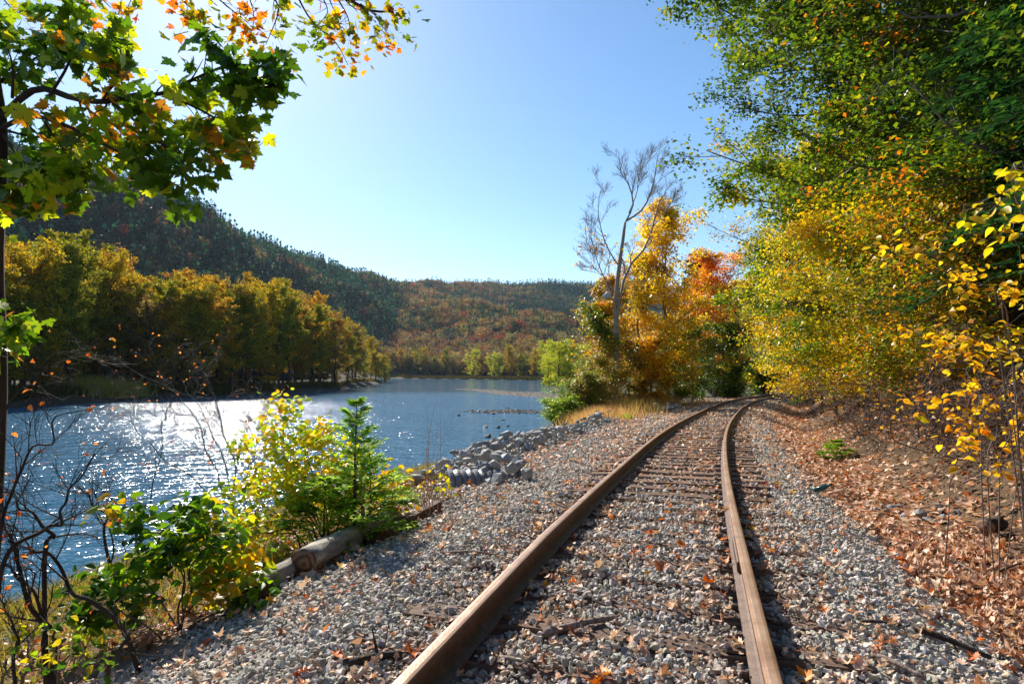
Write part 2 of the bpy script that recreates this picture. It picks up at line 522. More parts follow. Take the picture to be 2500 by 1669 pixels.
rp = ramp(nt, [(.38, (.72,) * 3), (.60, (1,) * 3)])
nt.links.new(w3.outputs[0], rp.inputs[0])
sx_ = N(nt, "ShaderNodeSeparateXYZ"); nt.links.new(geo.outputs["Position"], sx_.inputs[0])
calm = N(nt, "ShaderNodeMapRange"); nt.links.new(sx_.outputs[1], calm.inputs[0])      # sheltered reach beyond the wooded point
for i_, v_ in ((1, 85.0), (2, 150.0), (3, 1.0), (4, 0.10)): calm.inputs[i_].default_value = v_
fac = N(nt, "ShaderNodeMath", operation='MULTIPLY'); nt.links.new(rp.outputs[0], fac.inputs[0]); nt.links.new(calm.outputs[0], fac.inputs[1])
h2 = N(nt, "ShaderNodeMath", operation='MULTIPLY_ADD'); nt.links.new(w2.outputs[0], h2.inputs[0]); h2.inputs[1].default_value = 1.6
nt.links.new(w1.outputs[0], h2.inputs[2])
h3 = N(nt, "ShaderNodeMath", operation='MULTIPLY'); nt.links.new(h2.outputs[0], h3.inputs[0]); nt.links.new(fac.outputs[0], h3.inputs[1])
bp = N(nt, "ShaderNodeBump", i_Strength=1.0, i_Distance=WAVE)
nt.links.new(h3.outputs[0], bp.inputs["Height"]); nt.links.new(bp.outputs[0], b.inputs["Normal"])
WATER_MAT = m; WATER_BUMP = bp
wv = np.array([(-900, -60, WZ), (200, -60, WZ), (200, 1000, WZ), (-900, 1000, WZ)], float)
river = link("river", new_mesh("river", wv, np.array([[0, 1, 2, 3]]), [m]))
tag(river, kind="structure")

def gnd(x, y):
    """height of the ground sheet itself"""
    x = np.asarray(x, float); y = np.asarray(y, float)
    i = np.clip(np.searchsorted(gx, x) - 1, 0, len(gx) - 2); j = np.clip(np.searchsorted(gy, y) - 1, 0, len(gy) - 2)
    u = (x - gx[i]) / (gx[i + 1] - gx[i]); v = (y - gy[j]) / (gy[j + 1] - gy[j])
    Z = gh.reshape(len(gy), len(gx))
    return (Z[j, i] * (1 - u) + Z[j, i + 1] * u) * (1 - v) + (Z[j + 1, i] * (1 - u) + Z[j + 1, i + 1] * u) * v
def gz(x, y):
    return float(gnd(x, y))
# ------------------------------------------------------------------ scattering helper (uncountable small stuff)
def scatter(name, P, rot, scl, idx, cols, protos):
    """one object whose points carry copies of the prototype meshes (gravel, far wood)"""
    me = bpy.data.meshes.new(name)
    me.vertices.add(len(P)); me.vertices.foreach_set("co", np.asarray(P, np.float32).reshape(-1))
    for nm, ty, dat in (("rot", 'FLOAT_VECTOR', rot), ("scl", 'FLOAT_VECTOR', scl), ("idx", 'INT', idx), ("col", 'FLOAT_COLOR', np.column_stack([cols, np.ones(len(P))]))):
        a = me.attributes.new(nm, ty, 'POINT')
        key = {'FLOAT_VECTOR': "vector", 'INT': "value", 'FLOAT_COLOR': "color"}[ty]
        a.data.foreach_set(key, np.asarray(dat, np.int32 if ty == 'INT' else np.float32).reshape(-1))
    src = bpy.data.collections.new(name + "_kinds")
    for i, pm in enumerate(protos):
        src.objects.link(bpy.data.objects.new("%s_kind_%02d" % (name, i), pm))
    o = link(name, me)
    ng = bpy.data.node_groups.new(name + "_nodes", 'GeometryNodeTree')
    ng.interface.new_socket("Geometry", in_out='INPUT', socket_type='NodeSocketGeometry')
    ng.interface.new_socket("Geometry", in_out='OUTPUT', socket_type='NodeSocketGeometry')
    L = ng.links.new
    gi = ng.nodes.new('NodeGroupInput'); go = ng.nodes.new('NodeGroupOutput')
    ci = ng.nodes.new('GeometryNodeCollectionInfo'); ci.inputs[0].default_value = src
    ci.inputs['Separate Children'].default_value = True; ci.inputs['Reset Children'].default_value = True
    iop = ng.nodes.new('GeometryNodeInstanceOnPoints'); iop.inputs['Pick Instance'].default_value = True
    def na(nm, ty):
        n = ng.nodes.new('GeometryNodeInputNamedAttribute'); n.data_type = ty; n.inputs[0].default_value = nm; return n.outputs[0]
    L(gi.outputs[0], iop.inputs['Points']); L(ci.outputs[0], iop.inputs['Instance'])
    L(na("idx", 'INT'), iop.inputs['Instance Index'])
    er = ng.nodes.new('FunctionNodeEulerToRotation'); L(na("rot", 'FLOAT_VECTOR'), er.inputs[0]); L(er.outputs[0], iop.inputs['Rotation'])
    L(na("scl", 'FLOAT_VECTOR'), iop.inputs['Scale'])
    L(iop.outputs[0], go.inputs[0])
    md = o.modifiers.new("scatter", 'NODES'); md.node_group = ng
    return o

def rock_mesh(name, seed, mats, n=15, flat=(1, .8, .62), smooth=False):
    r = np.random.default_rng(seed)
    p = unit(r.normal(0, 1, (n, 3))) * r.uniform(.75, 1.1, (n, 1)) * 0.5 * np.array(flat)
    bm = bmesh.new()
    for q in p: bm.verts.new(q)
    res = bmesh.ops.convex_hull(bm, input=bm.verts)
    junk = [v for v in bm.verts if not v.link_faces]
    bmesh.ops.delete(bm, geom=junk, context='VERTS')
    bmesh.ops.recalc_face_normals(bm, faces=bm.faces)
    me = bpy.data.meshes.new(name); bm.to_mesh(me); bm.free()
    for m_ in mats: me.materials.append(m_)
    return me

def stone_material(name, source, base=None):
    m, nt, b, out = mat(name)
    if source == 'inst': c = N(nt, "ShaderNodeAttribute", attribute_type='INSTANCER', attribute_name="col").outputs["Color"]
    else: c = N(nt, "ShaderNodeObjectInfo").outputs["Color"]
    tc = N(nt, "ShaderNodeTexCoord")
    no = N(nt, "ShaderNodeTexNoise", i_Scale=3.2 if source == 'inst' else 5.0, i_Detail=8.0, i_Roughness=.7)
    nt.links.new(tc.outputs["Object"], no.inputs["Vector"])
    rp = ramp(nt, [(.28, (.55,) * 3), (.72, (1.4,) * 3)]); nt.links.new(no.outputs[0], rp.inputs[0])
    mx = N(nt, "ShaderNodeMix", data_type='RGBA', blend_type='MULTIPLY'); mx.inputs[0].default_value = 1
    nt.links.new(c, mx.inputs[6]); nt.links.new(rp.outputs[0], mx.inputs[7]); nt.links.new(mx.outputs[2], b.inputs["Base Color"])
    bp = N(nt, "ShaderNodeBump", i_Strength=.45, i_Distance=.05 if source != 'inst' else .2)
    nt.links.new(no.outputs[0], bp.inputs["Height"]); nt.links.new(bp.outputs[0], b.inputs["Normal"])
    b.inputs["Roughness"].default_value = .72; b.inputs["Specular IOR Level"].default_value = .35
    return m
STONE_INST = stone_material("ballast_stone", 'inst')
ROCK = stone_material("riprap_stone", 'object')

# ------------------------------------------------------------------ crossties
TIE_L = np.arange(12.9, 78, 0.52)
def trk(l):
    return np.array([np.interp(l, TL, TRK[:, 0]), np.interp(l, TL, TRK[:, 1])]), np.interp(l, TL, TZ), unit(np.array([np.interp(l, TL, TDIR[:, 0]), np.interp(l, TL, TDIR[:, 1])]))
ties = []
for l in TIE_L:
    l = l + rng.normal(0, .03)
    c, z, d = trk(l)
    if not 1.9 < c[1] < 60: continue
    ties.append((l, c, z, d, rng.normal(0, .02), rng.normal(0, .012)))
def wood_material(name, c1, c2, c3):
    m, nt, b, out = mat(name)
    tc = N(nt, "ShaderNodeTexCoord"); oi = N(nt, "ShaderNodeObjectInfo")
    mp = N(nt, "ShaderNodeMapping"); mp.inputs["Scale"].default_value = (1.2, 22, 22)
    sh = N(nt, "ShaderNodeVectorMath", operation='SCALE'); sh.inputs[3].default_value = 37.0
    cb = N(nt, "ShaderNodeCombineXYZ"); nt.links.new(oi.outputs["Random"], cb.inputs[0]); nt.links.new(cb.outputs[0], sh.inputs[0])
    av = N(nt, "ShaderNodeVectorMath", operation='ADD'); nt.links.new(tc.outputs["Object"], av.inputs[0]); nt.links.new(sh.outputs[0], av.inputs[1])
    nt.links.new(av.outputs[0], mp.inputs[0])
    no = N(nt, "ShaderNodeTexNoise", i_Scale=2.0, i_Detail=9.0, i_Roughness=.7); nt.links.new(mp.outputs[0], no.inputs["Vector"])
    rp = ramp(nt, [(.28, c1), (.5, c2), (.72, c3)]); nt.links.new(no.outputs[0], rp.inputs[0])
    mx = N(nt, "ShaderNodeMix", data_type='RGBA', blend_type='MULTIPLY'); mx.inputs[0].default_value = 1
    nt.links.new(rp.outputs[0], mx.inputs[6]); nt.links.new(oi.outputs["Color"], mx.inputs[7]); nt.links.new(mx.outputs[2], b.inputs["Base Color"])
    bp = N(nt, "ShaderNodeBump", i_Strength=.9, i_Distance=.015); nt.links.new(no.outputs[0], bp.inputs["Height"]); nt.links.new(bp.outputs[0], b.inputs["Normal"])
    b.inputs["Roughness"].default_value = .8; b.inputs["Specular IOR Level"].default_value = .3
    return m
TIE_WOOD = wood_material("creosoted_tie_wood", (.045, .026, .018), (.16, .095, .062), (.34, .22, .15))

def box_bm(sx, sy, sz, bev, seed=None, jit=0.0, cuts=0):
    bm = bmesh.new(); bmesh.ops.create_cube(bm, size=1)
    for v in bm.verts: v.co = Vector((v.co.x * sx, v.co.y * sy, v.co.z * sz))
    if cuts:
        ed = [e for e in bm.edges if abs((e.verts[0].co - e.verts[1].co).x) > sx * .5]
        bmesh.ops.subdivide_edges(bm, edges=ed, cuts=cuts)
    if bev: bmesh.ops.bevel(bm, geom=bm.edges[:] if not cuts else [e for e in bm.edges if len(e.link_faces) == 2 and e.calc_face_angle(0) > .5], offset=bev, segments=1, affect='EDGES')
    if jit:
        r = random.Random(seed)
        for v in bm.verts: v.co += Vector((r.gauss(0, jit), r.gauss(0, jit), r.gauss(0, jit)))
    return bm
def bm_mesh(name, bm, mats, smooth=False):
    me = bpy.data.meshes.new(name); bm.to_mesh(me); bm.free()
    for m_ in mats: me.materials.append(m_)
    if smooth: me.polygons.foreach_set("use_smooth", np.ones(len(me.polygons), bool))
    return me
tie_meshes = [bm_mesh("crosstie", box_bm(2.6, .23, .17, .012, k, .004, 6), [TIE_WOOD]) for k in range(5)]

m, nt, b, out = mat("rusty_rail_steel")
geo = N(nt, "ShaderNodeNewGeometry")
no = N(nt, "ShaderNodeTexNoise", i_Scale=14.0, i_Detail=8.0, i_Roughness=.7); nt.links.new(geo.outputs["Position"], no.inputs["Vector"])
rp = ramp(nt, [(.25, (.05, .024, .014)), (.5, (.10, .052, .030)), (.75, (.17, .095, .055))]); nt.links.new(no.outputs[0], rp.inputs[0])
nt.links.new(rp.outputs[0], b.inputs["Base Color"]); b.inputs["Roughness"].default_value = .6; b.inputs["Metallic"].default_value = .15
bp = N(nt, "ShaderNodeBump", i_Strength=.6, i_Distance=.012); nt.links.new(no.outputs[0], bp.inputs["Height"]); nt.links.new(bp.outputs[0], b.inputs["Normal"])
RUST = m
m, nt, b, out = mat("worn_rail_head")
geo = N(nt, "ShaderNodeNewGeometry")
no = N(nt, "ShaderNodeTexNoise", i_Scale=3.0, i_Detail=9.0, i_Roughness=.75); nt.links.new(geo.outputs["Position"], no.inputs["Vector"])
rp = ramp(nt, [(.25, (.25, .135, .075)), (.5, (.39, .24, .145)), (.8, (.5, .35, .245))]); nt.links.new(no.outputs[0], rp.inputs[0])
vcn = N(nt, "ShaderNodeVertexColor", layer_name="col"); mxn = N(nt, "ShaderNodeMix", data_type='RGBA', blend_type='MULTIPLY'); mxn.inputs[0].default_value = 1
nt.links.new(rp.outputs[0], mxn.inputs[6]); nt.links.new(vcn.outputs[0], mxn.inputs[7]); nt.links.new(mxn.outputs[2], b.inputs["Base Color"]); b.inputs["Metallic"].default_value = .35
n3 = N(nt, "ShaderNodeTexNoise", i_Scale=60.0, i_Detail=5.0); nt.links.new(geo.outputs["Position"], n3.inputs["Vector"])
bpn = N(nt, "ShaderNodeBump", i_Strength=.35, i_Distance=.004); nt.links.new(n3.outputs[0], bpn.inputs["Height"]); nt.links.new(bpn.outputs[0], b.inputs["Normal"])
r2 = ramp(nt, [(.3, (.34,) * 3), (.7, (.52,) * 3)]); nt.links.new(no.outputs[0], r2.inputs[0]); nt.links.new(r2.outputs[0], b.inputs["Roughness"])
RAILTOP = m

plate_mesh = bm_mesh("tie_plate", box_bm(.34, .19, .016, .003), [RUST])
spike_mesh = bm_mesh("spike", box_bm(.045, .03, .05, .008), [RUST])
for i, (l, c, z, d, yaw, dz) in enumerate(ties):
    near_river = "buried in gravel" if c[1] < 7.6 else "half sunk in gravel"
    top = z - (0.0 if c[1] > 7.6 else .012) + dz * .6
    o = link("crosstie", tie_meshes[i % 5], loc=(c[0], c[1], top - .085), rot=(rng.normal(0, .008), rng.normal(0, .006), math.atan2(-d[0], d[1]) + yaw))
    g = rng.uniform(.75, 1.3); o.color = (g * rng.uniform(.95, 1.1), g, g * rng.uniform(.9, 1.08), 1)
    nb = sum(t[1][1] < 8.0 for t in ties); ne = sum(t[1][1] < 21 for t in ties)
    if i < nb: lb = "weathered crosstie buried in gravel, %s from the camera" % ordinal(i + 1)
    elif i < ne: lb = "bare brown crosstie in the exposed stretch, %s counting away from the camera" % ordinal(i - nb + 1)
    else: lb = "distant leaf-strewn crosstie, %s after the exposed stretch" % ordinal(i - ne + 1)
    tag(o, lb, "crosstie", "wooden crossties under the rails")
    for sgn in (-1, 1):
        if c[1] > 24: continue
        p = link("tie_plate", plate_mesh, o, (sgn * .7525, 0, .085 + .006))
        if c[1] < 9:
            for (ax, ay) in ((-.095, .05), (.095, -.05)):
                link("spike", spike_mesh, p, (ax * 1.0, ay, .022))

# ------------------------------------------------------------------ rails
def rail_mesh(name, off, l0, l1):
    prof = [(-.070, 0), (-.070, .011), (-.030, .026), (-.010, .040), (-.009, .118), (-.020, .128), (-.0365, .134), (-.0365, .160), (-.030, .168), (-.015, .1715)]
    prof = prof + [(-x, y) for x, y in prof[::-1]]
    ls = np.r_[l0, TL[(TL > l0 + .05) & (TL < l1 - .05)], l1]
    V = []
    for l in ls:
        c, z, d = trk(l); n = np.array([d[1], -d[0]])
        for (px, pz) in prof:
            q = c + n * (off + px); V.append((q[0], q[1], z + .014 + pz))
    k = len(prof); n = len(ls); Q = []; mi = []
    for i in range(n - 1):
        for j in range(k):
            j2 = (j + 1) % k
            Q.append((i * k + j, i * k + j2, (i + 1) * k + j2, (i + 1) * k + j))
            mi.append(1 if 7 <= j <= 11 else 0)
    Q = np.array(Q)
    caps = [np.arange(k)[::-1][None], (np.arange(k) + (n - 1) * k)[None]]
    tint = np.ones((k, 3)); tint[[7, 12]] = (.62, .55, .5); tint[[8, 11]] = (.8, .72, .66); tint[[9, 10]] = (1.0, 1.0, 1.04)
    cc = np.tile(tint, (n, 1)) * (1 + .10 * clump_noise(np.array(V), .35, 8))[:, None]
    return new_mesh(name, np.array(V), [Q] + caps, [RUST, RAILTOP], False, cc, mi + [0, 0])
def l_of_y(y, off):
    yy = TRK[:, 1] + TNRM[:, 1] * off
    return float(np.interp(y, yy, TL))
LJ = l_of_y(5.06, .7525)
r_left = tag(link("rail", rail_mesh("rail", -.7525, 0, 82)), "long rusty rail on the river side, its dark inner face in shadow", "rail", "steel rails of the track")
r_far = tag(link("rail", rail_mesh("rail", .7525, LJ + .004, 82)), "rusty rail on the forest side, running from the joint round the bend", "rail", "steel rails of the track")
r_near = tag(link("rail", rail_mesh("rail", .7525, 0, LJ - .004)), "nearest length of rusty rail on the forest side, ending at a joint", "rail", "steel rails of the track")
cj, zj, dj = trk(LJ); nj = np.array([dj[1], -dj[0]])
bolt_bm = bmesh.new(); bmesh.ops.create_cone(bolt_bm, cap_ends=True, segments=6, radius1=.017, radius2=.015, depth=.03)
bolt_mesh = bm_mesh("bolt", bolt_bm, [RUST])
jb_mesh = bm_mesh("joint_bar", box_bm(.78, .03, .085, .008, 1, 0, 4), [RUST])
for sgn in (-1, 1):
    p = cj + nj * (.7525 + sgn * .032)
    jb = link("joint_bar", jb_mesh, r_near, (p[0] - dj[0] * .12, p[1] - dj[1] * .12, zj + .014 + .078), (0, 0, math.atan2(dj[1], dj[0])))
    for q in (-.28, -.09, .09, .28):
        link("bolt", bolt_mesh, jb, (q, sgn * .028, 0), (math.pi / 2, 0, 0))

# ------------------------------------------------------------------ ballast stones
def jgrid(y0, y1, sp):
    ys_ = np.arange(y0, y1, sp)
    pts = []
    for y in ys_:
        cx = np.interp(y, TRK[:, 1], TRK[:, 0])
        w0 = float(shoulder(np.array([y]))[0]) * 1.12 + .4
        xs_ = np.arange(cx - w0, cx + 3.1, sp)
        pts.append(np.column_stack([xs_, np.full(len(xs_), y)]))
    p = np.concatenate(pts)
    return p + rng.uniform(-.5, .5, p.shape) * sp
P2, SZ = [], []
for (y0, y1, sp, sz) in ((2.0, 4.5, .031, .038), (4.5, 8, .036, .043), (8, 14, .048, .050), (14, 26, .078, .070), (26, 58, .12, .095)):
    p = jgrid(y0, y1, sp); P2.append(p); SZ.append(np.full(len(p), sz))
P2 = np.concatenate(P2); SZ = np.concatenate(SZ)
s_, zt_ = track_off(P2[:, 0], P2[:, 1])
nz = clump_noise(np.column_stack([P2, np.zeros(len(P2))]), .5, 21)
lim_r = 2.45 + .25 * nz
lim_l = shoulder(P2[:, 1]) + .05 + .35 * nz
keep = np.where(s_ > 0, s_ < lim_r, -s_ < lim_l)
keep &= ~((np.abs(np.abs(s_) - .7525) < np.where(P2[:, 1] < 6, .085, .06)))
# thin out towards the edges
edge = np.where(s_ > 0, lim_r - s_, lim_l + s_)
keep &= rng.uniform(0, 1, len(P2)) < np.clip(.35 + edge * 1.6, 0, 1)
# stones over ties
tie_c = np.array([t[1] for t in ties]); tie_d = np.array([t[3] for t in ties])
l_pt = np.interp(P2[:, 1], TRK[:, 1], TL)
ti = np.clip(np.searchsorted(np.array([t[0] for t in ties]), l_pt), 1, len(ties) - 1)
on = np.zeros(len(P2), bool); tid = np.zeros(len(P2), int)
for k in (-2, -1, 0, 1):
    j = np.clip(ti + k, 0, len(ties) - 1)
    rel = P2 - tie_c[j]
    al = np.sum(rel * tie_d[j], 1); la = rel[:, 0] * tie_d[j][:, 1] - rel[:, 1] * tie_d[j][:, 0]
    h = (np.abs(al) < .125) & (np.abs(la) < 1.32)
    on |= h; tid = np.where(h, j, tid)
cover = np.array([rng.choice([.5, .75, .9, .95]) if t[1][1] < 7.9 else (.10 if t[1][1] < 21 else .45) for t in ties])
cover2 = np.clip(cover[tid] + .45 * nz, 0, 1)
keep &= ~on | (rng.uniform(0, 1, len(P2)) < cover2)
P2, SZ, s_, zt_, on, nz = P2[keep], SZ[keep], s_[keep], zt_[keep], on[keep], nz[keep]
zz = gnd(P2[:, 0], P2[:, 1])
heap = np.interp(P2[:, 1], [0, 7.2, 8.0, 60], [.042, .042, 0, 0]) * (np.abs(s_) < 1.75) * np.clip((np.abs(np.abs(s_) - .7525) - .08) / .15, .25, 1)
zz = zz + heap + rng.uniform(-.25, .35, len(P2)) * SZ
zz = np.where(on, zt_ + rng.uniform(.15, .4, len(P2)) * SZ, zz)
sc = SZ * rng.lognormal(0, .36, len(P2)).clip(.35, 2.0)
g = rng.normal(.47, .14, len(P2)).clip(.12, .82)
cols = np.column_stack([g * rng.normal(1.10, .05, len(P2)), g, g * rng.normal(.87, .06, len(P2))])
warm = rng.uniform(0, 1, len(P2)) < .12
cols[warm] *= np.array([1.15, .92, .75])
_st = (np.exp(-((np.abs(s_) - .7525) / .28) ** 2) * (.55 + .35 * nz)).clip(0, .8)[:, None]        # rust dust beside the rails
cols = cols * (1 - _st) + cols * np.array([.86, .62, .45]) * _st
stone_protos = [rock_mesh("stone", 100 + k, [STONE_INST], 12, (1, .82, .68)) for k in range(14)]
bal = scatter("ballast_gravel", np.column_stack([P2, zz]), rng.uniform(0, 6.28, (len(P2), 3)) * np.array([.16, .16, 1]),
              np.column_stack([sc, sc, sc]), rng.integers(0, 14, len(P2)), cols, stone_protos)
tag(bal, "grey crushed stone ballast under and beside the rails", "gravel", kind="stuff")

# ------------------------------------------------------------------ riprap boulders on the river bank
rock_protos = [rock_mesh("riprap_rock", 300 + k, [ROCK], 26, ((1, .8, .62), (1, .7, .5), (1, .9, .75))[k % 3]) for k in range(12)]
def put_rock(x, y, size, label, group, lift=.18, name="riprap_rock"):
    z = gz(x, y)
    o = link(name, rock_protos[int(rng.integers(12))], loc=(x, y, z + size * lift), rot=(rng.normal(0, .35), rng.normal(0, .35), rng.uniform(0, 6.28)),
             scl=(size * rng.uniform(.85, 1.2), size * rng.uniform(.8, 1.1), size * rng.uniform(.75, 1.05)))
    g = rng.uniform(.22, .42); o.color = (g * 1.0, g * rng.uniform(.97, 1.0), g * rng.uniform(.93, 1.02), 1)
    tag(o, label, "rock", group)
    return o
placed = []
tries = 0
def heap_h(a, so): return .34 * math.exp(-((a - so - .05) / .55) ** 2)
while len(placed) < 300 and tries < 14000:
    tries += 1
    y = rng.uniform(9.6, 30) if rng.uniform() < .55 else rng.uniform(9.6, 17)
    so = float(shoulder(np.array([y]))[0]); a = so + rng.uniform(-1.0, 1.7)
    l = np.interp(y, TRK[:, 1], TL)
    c, z, d = trk(l); p = c + np.array([d[1], -d[0]]) * -a
    if p[1] < 9.6 or p[0] < -1.7: continue
    sz = rng.uniform(.10, .17) if a < so - .55 else rng.uniform(.14, .28) if rng.uniform() < .85 else rng.uniform(.28, .40)
    if any((p[0] - q[0]) ** 2 + (p[1] - q[1]) ** 2 < (.28 * (sz + q[2])) ** 2 for q in placed): continue
    if -1.45 < p[0] < -.2 and 9.5 < p[1] < 10.85: continue
    placed.append((p[0], p[1], sz))
    near = "near the culvert pipe" if y < 12.5 else "in the middle of the river-side rock bank" if y < 19 else "towards the dry grass tuft"
    lb = "%s angular grey riprap boulder %s" % ("large" if sz > .28 else "medium" if sz > .19 else "small", near)
    o = put_rock(p[0], p[1], sz, lb, "riprap stones along the river bank"); o.location.z += heap_h(a, so) * np.interp(y, [9.6, 11, 26, 30], [.3, 1, 1, .4])
n = 2600
y = rng.uniform(9.8, 31, n); so = shoulder(y); a = so + rng.uniform(-1.0, 1.9, n)
l = np.interp(y, TRK[:, 1], TL); fx = np.interp(l, TL, TRK[:, 0]) - np.interp(l, TL, TNRM[:, 0]) * a; fy = np.interp(l, TL, TRK[:, 1]) - np.interp(l, TL, TNRM[:, 1]) * a
ok = (fy > 9.7) & (fx > -1.9) & ~((fx > -1.45) & (fx < -.5) & (fy > 9.6) & (fy < 10.8))
fx, fy, a, so = fx[ok], fy[ok], a[ok], so[ok]; n = len(fx)
fs = rng.uniform(.09, .20, n); g = rng.uniform(.26, .5, n)
fz = gnd(fx, fy) + .30 * np.exp(-((a - so - .05) / .6) ** 2) * np.interp(fy, [9.7, 11, 26, 31], [.2, 1, 1, .3]) * rng.uniform(.3, 1, n)
tag(scatter("riprap_fill", np.column_stack([fx, fy, fz]), rng.uniform(0, 6.28, (n, 3)) * np.array([.2, .2, 1]), np.column_stack([fs, fs, fs * .8]), rng.integers(0, 14, n), np.column_stack([g * 1.03, g, g * .95]), stone_protos),
    "small broken stone filling the gaps of the riprap bank", "gravel", kind="stuff")
for k in range(34):                                     # flat rock pile beyond the dry grass
    y = rng.uniform(31, 38); l = np.interp(y, TRK[:, 1], TL); c, z, d = trk(l); p = c + np.array([d[1], -d[0]]) * -rng.uniform(2.9, 4.6)
    put_rock(p[0], p[1], rng.uniform(.25, .6), "flat slate-grey rock in the low pile beyond the dry grass tuft", "slate rocks beside the far track")
for (px, py, d, sz) in ((2118, 1243, 9.6, .22), (2150, 1232, 9.7, .20), (2185, 1240, 9.5, .26), (2250, 1262, 8.9, .32), (2292, 1258, 9.0, .24), (2140, 1262, 9.1, .2),
                        (2205, 1262, 9.0, .16), (2270, 1282, 8.6, .22), (2300, 1280, 8.5, .2), (2335, 1262, 8.7, .16)):
    q = at(px, py, d)
    put_rock(q[0], q[1], sz, "pale grey rock among fallen leaves in the ditch" if sz != .40 else "largest pale rock among the fallen leaves in the ditch", "pale rocks in the ditch", name="ditch_rock")

# ------------------------------------------------------------------ fallen leaves
def curl(tmpl, a, b, c):
    V = tmpl[0].copy(); V[:, 2] += a * V[:, 0] ** 2 + b * (V[:, 1] - .45) ** 2 + c * V[:, 0] * (V[:, 1] - .45)
    return V, tmpl[1]
FALLEN = [curl(MAPLE, .9, .5, .3), curl(MAPLE, 1.6, -.3, -.5), curl(MAPLE, .3, 1.3, .6), curl(OAK, 1.8, .6, .2), curl(OAK, .7, 1.0, -.6), curl(OVATE, 1.4, .4, .3)]
fallen_meshes = [new_mesh("fallen_leaf", t[0], t[1], [LITTER_OBJ], True) for t in FALLEN]
FALL_PAL = [("pale tan", pal('#d9b498', '#e2c2a4', '#cda488', '#d4aa8a')), ("rust brown", pal('#b06a42', '#b8784c', '#a05a36')), ("bright orange", pal('#d9731c', '#cf6414', '#e08a24')),
            ("golden yellow", pal('#dca52c', '#cf9a24')), ("dark red", pal('#9c2416', '#86301c'))]
cand = []
while len(cand) < 1500:
    y = 2.3 + (9.5 - 2.3) * rng.uniform() ** 1.5
    cx = np.interp(y, TRK[:, 1], TRK[:, 0]); x = cx + rng.uniform(-3.0, 2.5)
    px = 1250 + x / y * F
    if px < 150 or px > 2520: continue
    cand.append((x, y))
cand = np.array(cand); cn = clump_noise(np.column_stack([cand, np.zeros(len(cand))]), .55, 31)
ordr = np.argsort(-(cn + rng.normal(0, .55, len(cand))))[:270]
cs, _ = track_off(cand[:, 0], cand[:, 1])
for i in ordr:
    x, y = cand[i]
    if abs(abs(cs[i]) - .7525) < .09: continue
    kind = rng.choice(5, p=[.36, .18, .34, .08, .04])
    nm, pc = FALL_PAL[kind]; c = pc[rng.integers(len(pc))] * rng.uniform(.8, 1.15)
    z = gz(x, y) + (.075 if abs(cs[i]) < 1.75 and y < 7.4 else .035)
    o = link("fallen_leaf", fallen_meshes[int(rng.integers(6))], loc=(x, y, z), rot=(rng.normal(0, .38), rng.normal(0, .38), rng.uniform(0, 6.28)), scl=rng.uniform(.055, .105))
    o.color = (*c, 1)
    where = "between the rails" if abs(cs[i]) < .75 else ("on the river side of the track" if cs[i] < 0 else "on the forest side of the track")
    tag(o, "%s curled fallen leaf on the gravel %s" % (nm, where), "leaf", "%s fallen leaves %s" % (nm, where), kind="thing")

# uncountable leaf litter: along the gravel, thick in the ditch
LP, LS = [], []
def litter(n, y0, y1, s0, s1, size, pw=1.0):
    y = y0 + (y1 - y0) * rng.uniform(0, 1, n) ** pw
    s = rng.uniform(s0, s1, n)
    l = np.interp(y, TRK[:, 1], TL)
    x = np.interp(l, TL, TRK[:, 0]) + np.interp(l, TL, TNRM[:, 0]) * s; y = np.interp(l, TL, TRK[:, 1]) + np.interp(l, TL, TNRM[:, 1]) * s
    ok = y > 1.6
    LP.append(np.column_stack([x, y])[ok]); LS.append(np.full(ok.sum(), size) * rng.uniform(.7, 1.3, ok.sum()))
litter(5200, 2.4, 12, -3.4, 2.4, .045); litter(8000, 10, 30, -4, 2.4, .08); litter(6000, 28, 66, -4, 3, .13)
litter(6500, 2.5, 9, 2.1, 4.6, .068, 1.0); litter(9000, 9, 26, 2.1, 6.5, .10); litter(6000, 26, 66, 2.2, 8, .14); litter(1800, 3, 30, -4.4, -2.9, .08)
litter(1200, 4, 20, 5, 9, .10)
LP = np.concatenate(LP); LS = np.concatenate(LS)
ls_, lz_ = track_off(LP[:, 0], LP[:, 1])
ln = clump_noise(np.column_stack([LP, np.zeros(len(LP))]), .6, 41)
ok = (np.abs(np.abs(ls_) - .7525) > .08) & ((ls_ > 2.3) & (ls_ < 3.6) | (rng.uniform(0, 1, len(LP)) < .55 + .5 * ln))
LP, LS, ls_, lz_ = LP[ok], LS[ok], ls_[ok], lz_[ok]
z = gnd(LP[:, 0], LP[:, 1]) + np.where((np.abs(ls_) < 1.75), np.where(LP[:, 1] < 7.4, .075, .045), .03) + rng.uniform(0, .03, len(LP))
LITPAL = np.concatenate([FALL_PAL[0][1], FALL_PAL[0][1], FALL_PAL[0][1], FALL_PAL[1][1], FALL_PAL[2][1][:1], pal('#8a5640', '#c8926c', '#d8a67c', '#dcae84')])
lc = LITPAL[rng.integers(0, len(LITPAL), len(LP))] * rng.uniform(.7, 1.15, (len(LP), 1))
nearl = LP[:, 1] < 7.5
parts = []
for msk, tm in ((nearl, [FALLEN[3], FALLEN[4], FALLEN[1]]), (~nearl, [curl(LOBED, 1.2, .5, .3), curl(LOBED, -.8, .8, .2), curl(KITE, 1.2, .6, 0)])):
    idx = np.where(msk)[0]
    for k, t in enumerate(tm):
        q = idx[k::len(tm)]
        parts.append(leaf_cloud(t, np.column_stack([LP[q], z[q]]), LS[q] * 1.15, lc[q], tip=np.column_stack([rng.normal(0, 1, (len(q), 2)), rng.normal(0, .3, len(q))]),
                                nrm=np.column_stack([rng.normal(0, .45, (len(q), 2)), np.ones(len(q))])))
